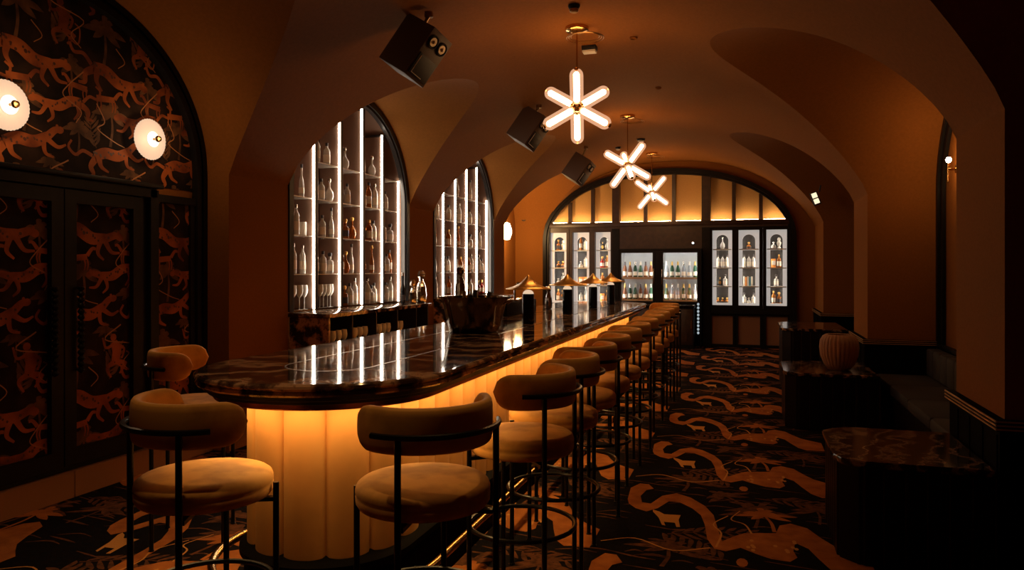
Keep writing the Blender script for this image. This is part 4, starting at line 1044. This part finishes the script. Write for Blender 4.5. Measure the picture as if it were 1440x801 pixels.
for wi, (x0, x1) in enumerate(WN):
    c_ = (x0+x1)/2; h_ = (x1-x0)/2
    mb = MB(); z0, z1 = .83, 2.32
    # white lit surround with arched opening
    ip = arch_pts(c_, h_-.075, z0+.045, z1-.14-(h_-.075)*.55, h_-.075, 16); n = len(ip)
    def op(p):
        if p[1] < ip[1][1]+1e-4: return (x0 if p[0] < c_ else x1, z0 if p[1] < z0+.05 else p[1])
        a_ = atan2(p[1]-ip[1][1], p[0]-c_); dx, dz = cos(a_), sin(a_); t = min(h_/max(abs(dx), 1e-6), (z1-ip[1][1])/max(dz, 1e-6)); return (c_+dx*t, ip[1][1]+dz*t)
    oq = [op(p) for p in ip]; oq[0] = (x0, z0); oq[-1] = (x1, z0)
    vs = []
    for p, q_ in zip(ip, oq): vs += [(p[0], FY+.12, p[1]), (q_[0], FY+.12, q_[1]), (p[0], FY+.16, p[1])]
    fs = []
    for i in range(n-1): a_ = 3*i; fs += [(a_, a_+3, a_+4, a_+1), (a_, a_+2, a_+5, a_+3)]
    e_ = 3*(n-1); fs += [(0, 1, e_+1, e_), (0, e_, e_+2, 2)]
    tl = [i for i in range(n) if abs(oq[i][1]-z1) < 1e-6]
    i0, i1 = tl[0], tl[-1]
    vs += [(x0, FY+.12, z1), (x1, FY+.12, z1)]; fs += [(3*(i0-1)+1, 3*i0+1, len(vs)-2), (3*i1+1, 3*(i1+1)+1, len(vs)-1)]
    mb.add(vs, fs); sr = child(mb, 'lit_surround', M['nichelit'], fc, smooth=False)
    # door-like dark frame around it
    mb = MB(); f0 = .06
    mb.box(x0-f0, x0, FY-.005, FY+.11, .78, 2.38); mb.box(x1, x1+f0, FY-.005, FY+.11, .78, 2.38); mb.box(x0, x1, FY-.005, FY+.11, .78, z0); mb.box(x0, x1, FY-.005, FY+.11, z1, 2.38)
    child(mb, 'cabinet_frame', M['darkwood'] if wi < 3 else M['black'], fc, smooth=False)
    mb = MB(); mb.box(x0-.02, x1+.02, FY+.44, FY+.455, z0, z1); child(mb, 'cabinet_back', M['fin'], fc, smooth=False)
    for sx in (x0+.035, x1-.035):
        mb = MB(); mb.box(sx-.006, sx+.006, FY+.085, FY+.095, z0+.03, z1-.03)
        mb2 = MB()
    for zi, z in enumerate(SHZ):
        mb = MB(); mb.box(x0+.01, x1-.01, FY+.10 if zi else FY+.165, FY+.43, z-.022, z); child(mb, 'shelf', M['white'], fc, smooth=False)
    for sx in (x0+.02, x1-.02):
        mb = MB(); mb.box(sx-.005, sx+.005, FY+.17, FY+.18, z0+.06, z1-.1); child(mb, 'light_strip', M['nicheled'], fc, smooth=False)
    # lower panel
    mb = MB(); mb.box(x0-.01, x1+.01, FY+.05, FY+.07, .06, .62); child(mb, 'lower_panel', mat('fabric_panel', (.30, .125, .05), .7), fc, smooth=False)
    mb = MB(); mb.box(x0-.07, x0-.01, FY, FY+.09, .04, .66); mb.box(x1+.01, x1+.07, FY, FY+.09, .04, .66); mb.box(x0-.01, x1+.01, FY, FY+.09, .62, .66); mb.box(x0-.01, x1+.01, FY, FY+.09, .04, .06); child(mb, 'lower_frame', M['black'], fc, smooth=False)
    for zi, row in enumerate(WC[wi]):
        n_ = len(row)
        for k, sp in enumerate(row):
            x = c_+(k-(n_-1)/2)*(.085 if n_ > 2 else .10); z = SHZ[zi]+.0008
            lev = ['bottom', 'second', 'third', 'top'][zi]
            pos = '' if n_ == 1 else (' ' + (['left', 'right'] if n_ == 2 else ['left', 'middle', 'right'])[k])
            wh = 'on%s of %s shelf, %s cabinet %s of fridges' % (pos, lev, cn[wi], sideT[wi])
            if isinstance(sp, str): box_item(x, z, sp, {'card': 'orange gift carton', 'clock': 'round black flask', 'bust': 'cream porcelain figure', 'books': 'upright book'}[sp]+' '+wh)
            else: place_bottle(sp, (x, FY+.24, z), min(1.0, (.078 if n_ > 2 else .094)/(2*max(q_[0] for q_ in bottle_proto(sp[0])[0]))), LOOK[sp[:2]]+' '+wh, 'bottles in the lit display cabinets')

# ------------------------------------------------------------------ fridges and their console
hd = fc
mb = MB(); mb.box(-2.53, -.88, FY-.02, FY+.04, 1.93, 2.38); child(mb, 'upper_panel', M['darkwood'], hd, smooth=False)
mb = MB(); mb.box(-2.53, -2.51, FY-.25, FY-.03, 0, 1.93); mb.box(-.90, -.88, FY-.25, FY-.03, 0, 1.93); mb.box(-2.53, -.88, FY-.25, FY-.03, 1.93, 1.96); child(mb, 'surround', M['black'], hd, smooth=False)
mb = MB(); mb.box(-1.22, -1.02, FY-.03, FY-.021, 2.08, 2.10); mb.build('x', M['steel']) if False else None
bk = ['wine', 'champ']
def fridge(x0, x1, lab, side):
    r = empty('bottle_fridge', ((x0+x1)/2, FY-.1, .86)); tag(r, lab, 'fridge', 'glass door bottle fridges')
    y0, y1, z0, z1 = FY-.22, FY+.36, .86, 1.925
    mb = MB(); mb.box(x0, x0+.02, y0, y1, z0, z1); mb.box(x1-.02, x1, y0, y1, z0, z1); mb.box(x0+.02, x1-.02, y0, y1, z1-.02, z1); mb.box(x0+.02, x1-.02, y0, y1, z0, z0+.02); mb.box(x0+.02, x1-.02, y1-.02, y1, z0+.02, z1-.02)
    child(mb, 'cabinet', M['fridgewhite'], r, smooth=False)
    mb = MB(); f = .045; yf = y0-.035
    mb.box(x0, x0+f, yf, y0-.002, z0, z1); mb.box(x1-f, x1, yf, y0-.002, z0, z1); mb.box(x0+f, x1-f, yf, y0-.002, z1-.05, z1); mb.box(x0+f, x1-f, yf, y0-.002, z0, z0+.045)
    d = child(mb, 'door', M['black'], r, smooth=False)
    mb = MB(); mb.box(x0+f, x1-f, yf+.012, yf+.018, z0+.045, z1-.05); g = child(mb, 'glass_pane', M['pane'], r, smooth=False); g.parent = d
    hx = x1-.022 if side == 'left' else x0+.022
    mb = MB(); mb.box(hx-.008, hx+.008, yf-.03, yf-.002, 1.25, 1.55, bev=.003); g = child(mb, 'handle', M['steel'], r); g.parent = d
    for sx in (x0+.032, x1-.032):
        mb = MB(); mb.box(sx-.004, sx+.004, y0+.01, y0+.02, z0+.06, z1-.06); child(mb, 'light_strip', M['fridgeled'], r, smooth=False)
    mb = MB(); mb.box(x0+.05, x1-.05, y0+.02, y0+.03, z1-.035, z1-.025); child(mb, 'light_strip', M['fridgeled'], r, smooth=False)
    for zi, z in enumerate((.925, 1.375)):
        mb = MB(); mb.box(x0+.03, x1-.03, y0+.02, y1-.03, z-.02, z); mb.box(x0+.03, x1-.03, y0+.005, y0+.018, z-.03, z+.012); child(mb, 'wooden_shelf', mat('shelf_wood', (.6, .38, .2), .5), r, smooth=False)
        for k in range(6):
            x = x0+.095+(x1-x0-.19)*k/5
            if side == 'left': sp = [('champ', 'brown', 'paper', 'goldfoil'), ('wine', 'brown', 'paper', 'paperdark'), ('champ', 'green', 'paper', 'paper'), ('wine', 'green', 'paper', 'steel')][(k*3+zi) % 4]
            else: sp = [('champ', 'green', 'paper', 'goldfoil'), ('wine', 'water', 'paper', 'steel'), ('champ', 'water', 'paper', 'cream'), ('wine', 'green', 'paper', 'goldfoil')][(k+zi*2) % 4]
            lk = {'brown': 'brown', 'green': 'green', 'water': 'pale'}[sp[1]]
            place_bottle(sp, (x, y0+.12, z+.0008), 1.0 if sp[0] == 'champ' else 1.03, '%s wine bottle %s from left on %s shelf of %s fridge' % (lk, ORD[k], ['lower', 'upper'][zi], side), 'bottles in the fridges')
M['fridgewhite'] = mat('fridge_liner', (.62, .62, .60), .35)
fridge(-2.50, -1.78, 'glass-door fridge of champagne bottles, left of the pair in the end wall', 'left')
fridge(-1.66, -.91, 'glass-door fridge of pale bottles, right of the pair in the end wall', 'right')
mb = MB(); mb.box(-1.775, -1.665, FY-.25, FY-.03, .86, 1.925); child(mb, 'centre_post', M['black'], hd, smooth=False)
cs = empty('service_console', (-1.55, FY-.5, 0)); tag(cs, 'dark wooden service cabinet below the fridges with black top', 'cabinet')
mb = MB(); mb.box(-2.49, -.98, FY-.60, FY-.22, .80, .845, bev=.006); child(mb, 'top', M['blackglass'], cs)
mb = MB(); mb.box(-2.46, -1.0, FY-.57, FY-.24, .0, .80); child(mb, 'body', M['black'], cs, smooth=False)
for k in range(4):
    mb = MB(); x = -2.44+.36*k; mb.box(x, x+.345, FY-.59, FY-.571, .08, .77, bev=.004); d = child(mb, 'door', M['darkwood'], cs)
    mb = MB(); mb.box(x+.31, x+.32, FY-.61, FY-.591, .40, .55); g = child(mb, 'handle', M['darkbrass'], cs); g.parent = d
# bright chain-like glass column of light right of the console
gl = empty('crystal_light_column', (-.93, FY-.34, .02)); tag(gl, 'narrow sparkling vertical string of glass lights beside the console', 'light')
mb = MB()
for k in range(9): mb.lathe([(0, .28+.07*k-.03), (.02, .28+.07*k-.015), (.024, .28+.07*k), (.02, .28+.07*k+.015), (0, .28+.07*k+.03)], 10)
mb.build('glass_beads', emit('bead_glow', (.8, .93, 1), .45), gl)
mb = MB(); mb.lathe([(.04, -.0185), (.04, -.01), (.006, 0), (.006, .25)], 12); mb.build('stand', M['blackmetal'], gl)
# small blue-white light above the fridges
r = empty('spot_fitting', (-1.05, FY-.021, 2.07)); tag(r, 'small white spot fitting on the brown panel above the right fridge', 'spot light')
mb = MB(); mb.lathe([(.03, 0), (.03, .03), (.022, .035)], 16, M=Matrix.Rotation(pi/2, 4, 'X')); mb.build('housing', M['steel'], r); mb = MB(); mb.lathe([(.021, .036), (0, .038)], 16, M=Matrix.Rotation(pi/2, 4, 'X')); mb.build('lens', emit('lens_glow', (.85, .93, 1), 3), r)
# remove unused prototypes (none are left unplaced by design)
for k_, p in PROTO.items():
    if not p[1]:
        for c in [x for x in bpy.data.objects if x.parent == p[0]]: bpy.data.objects.remove(c)
        bpy.data.objects.remove(p[0])
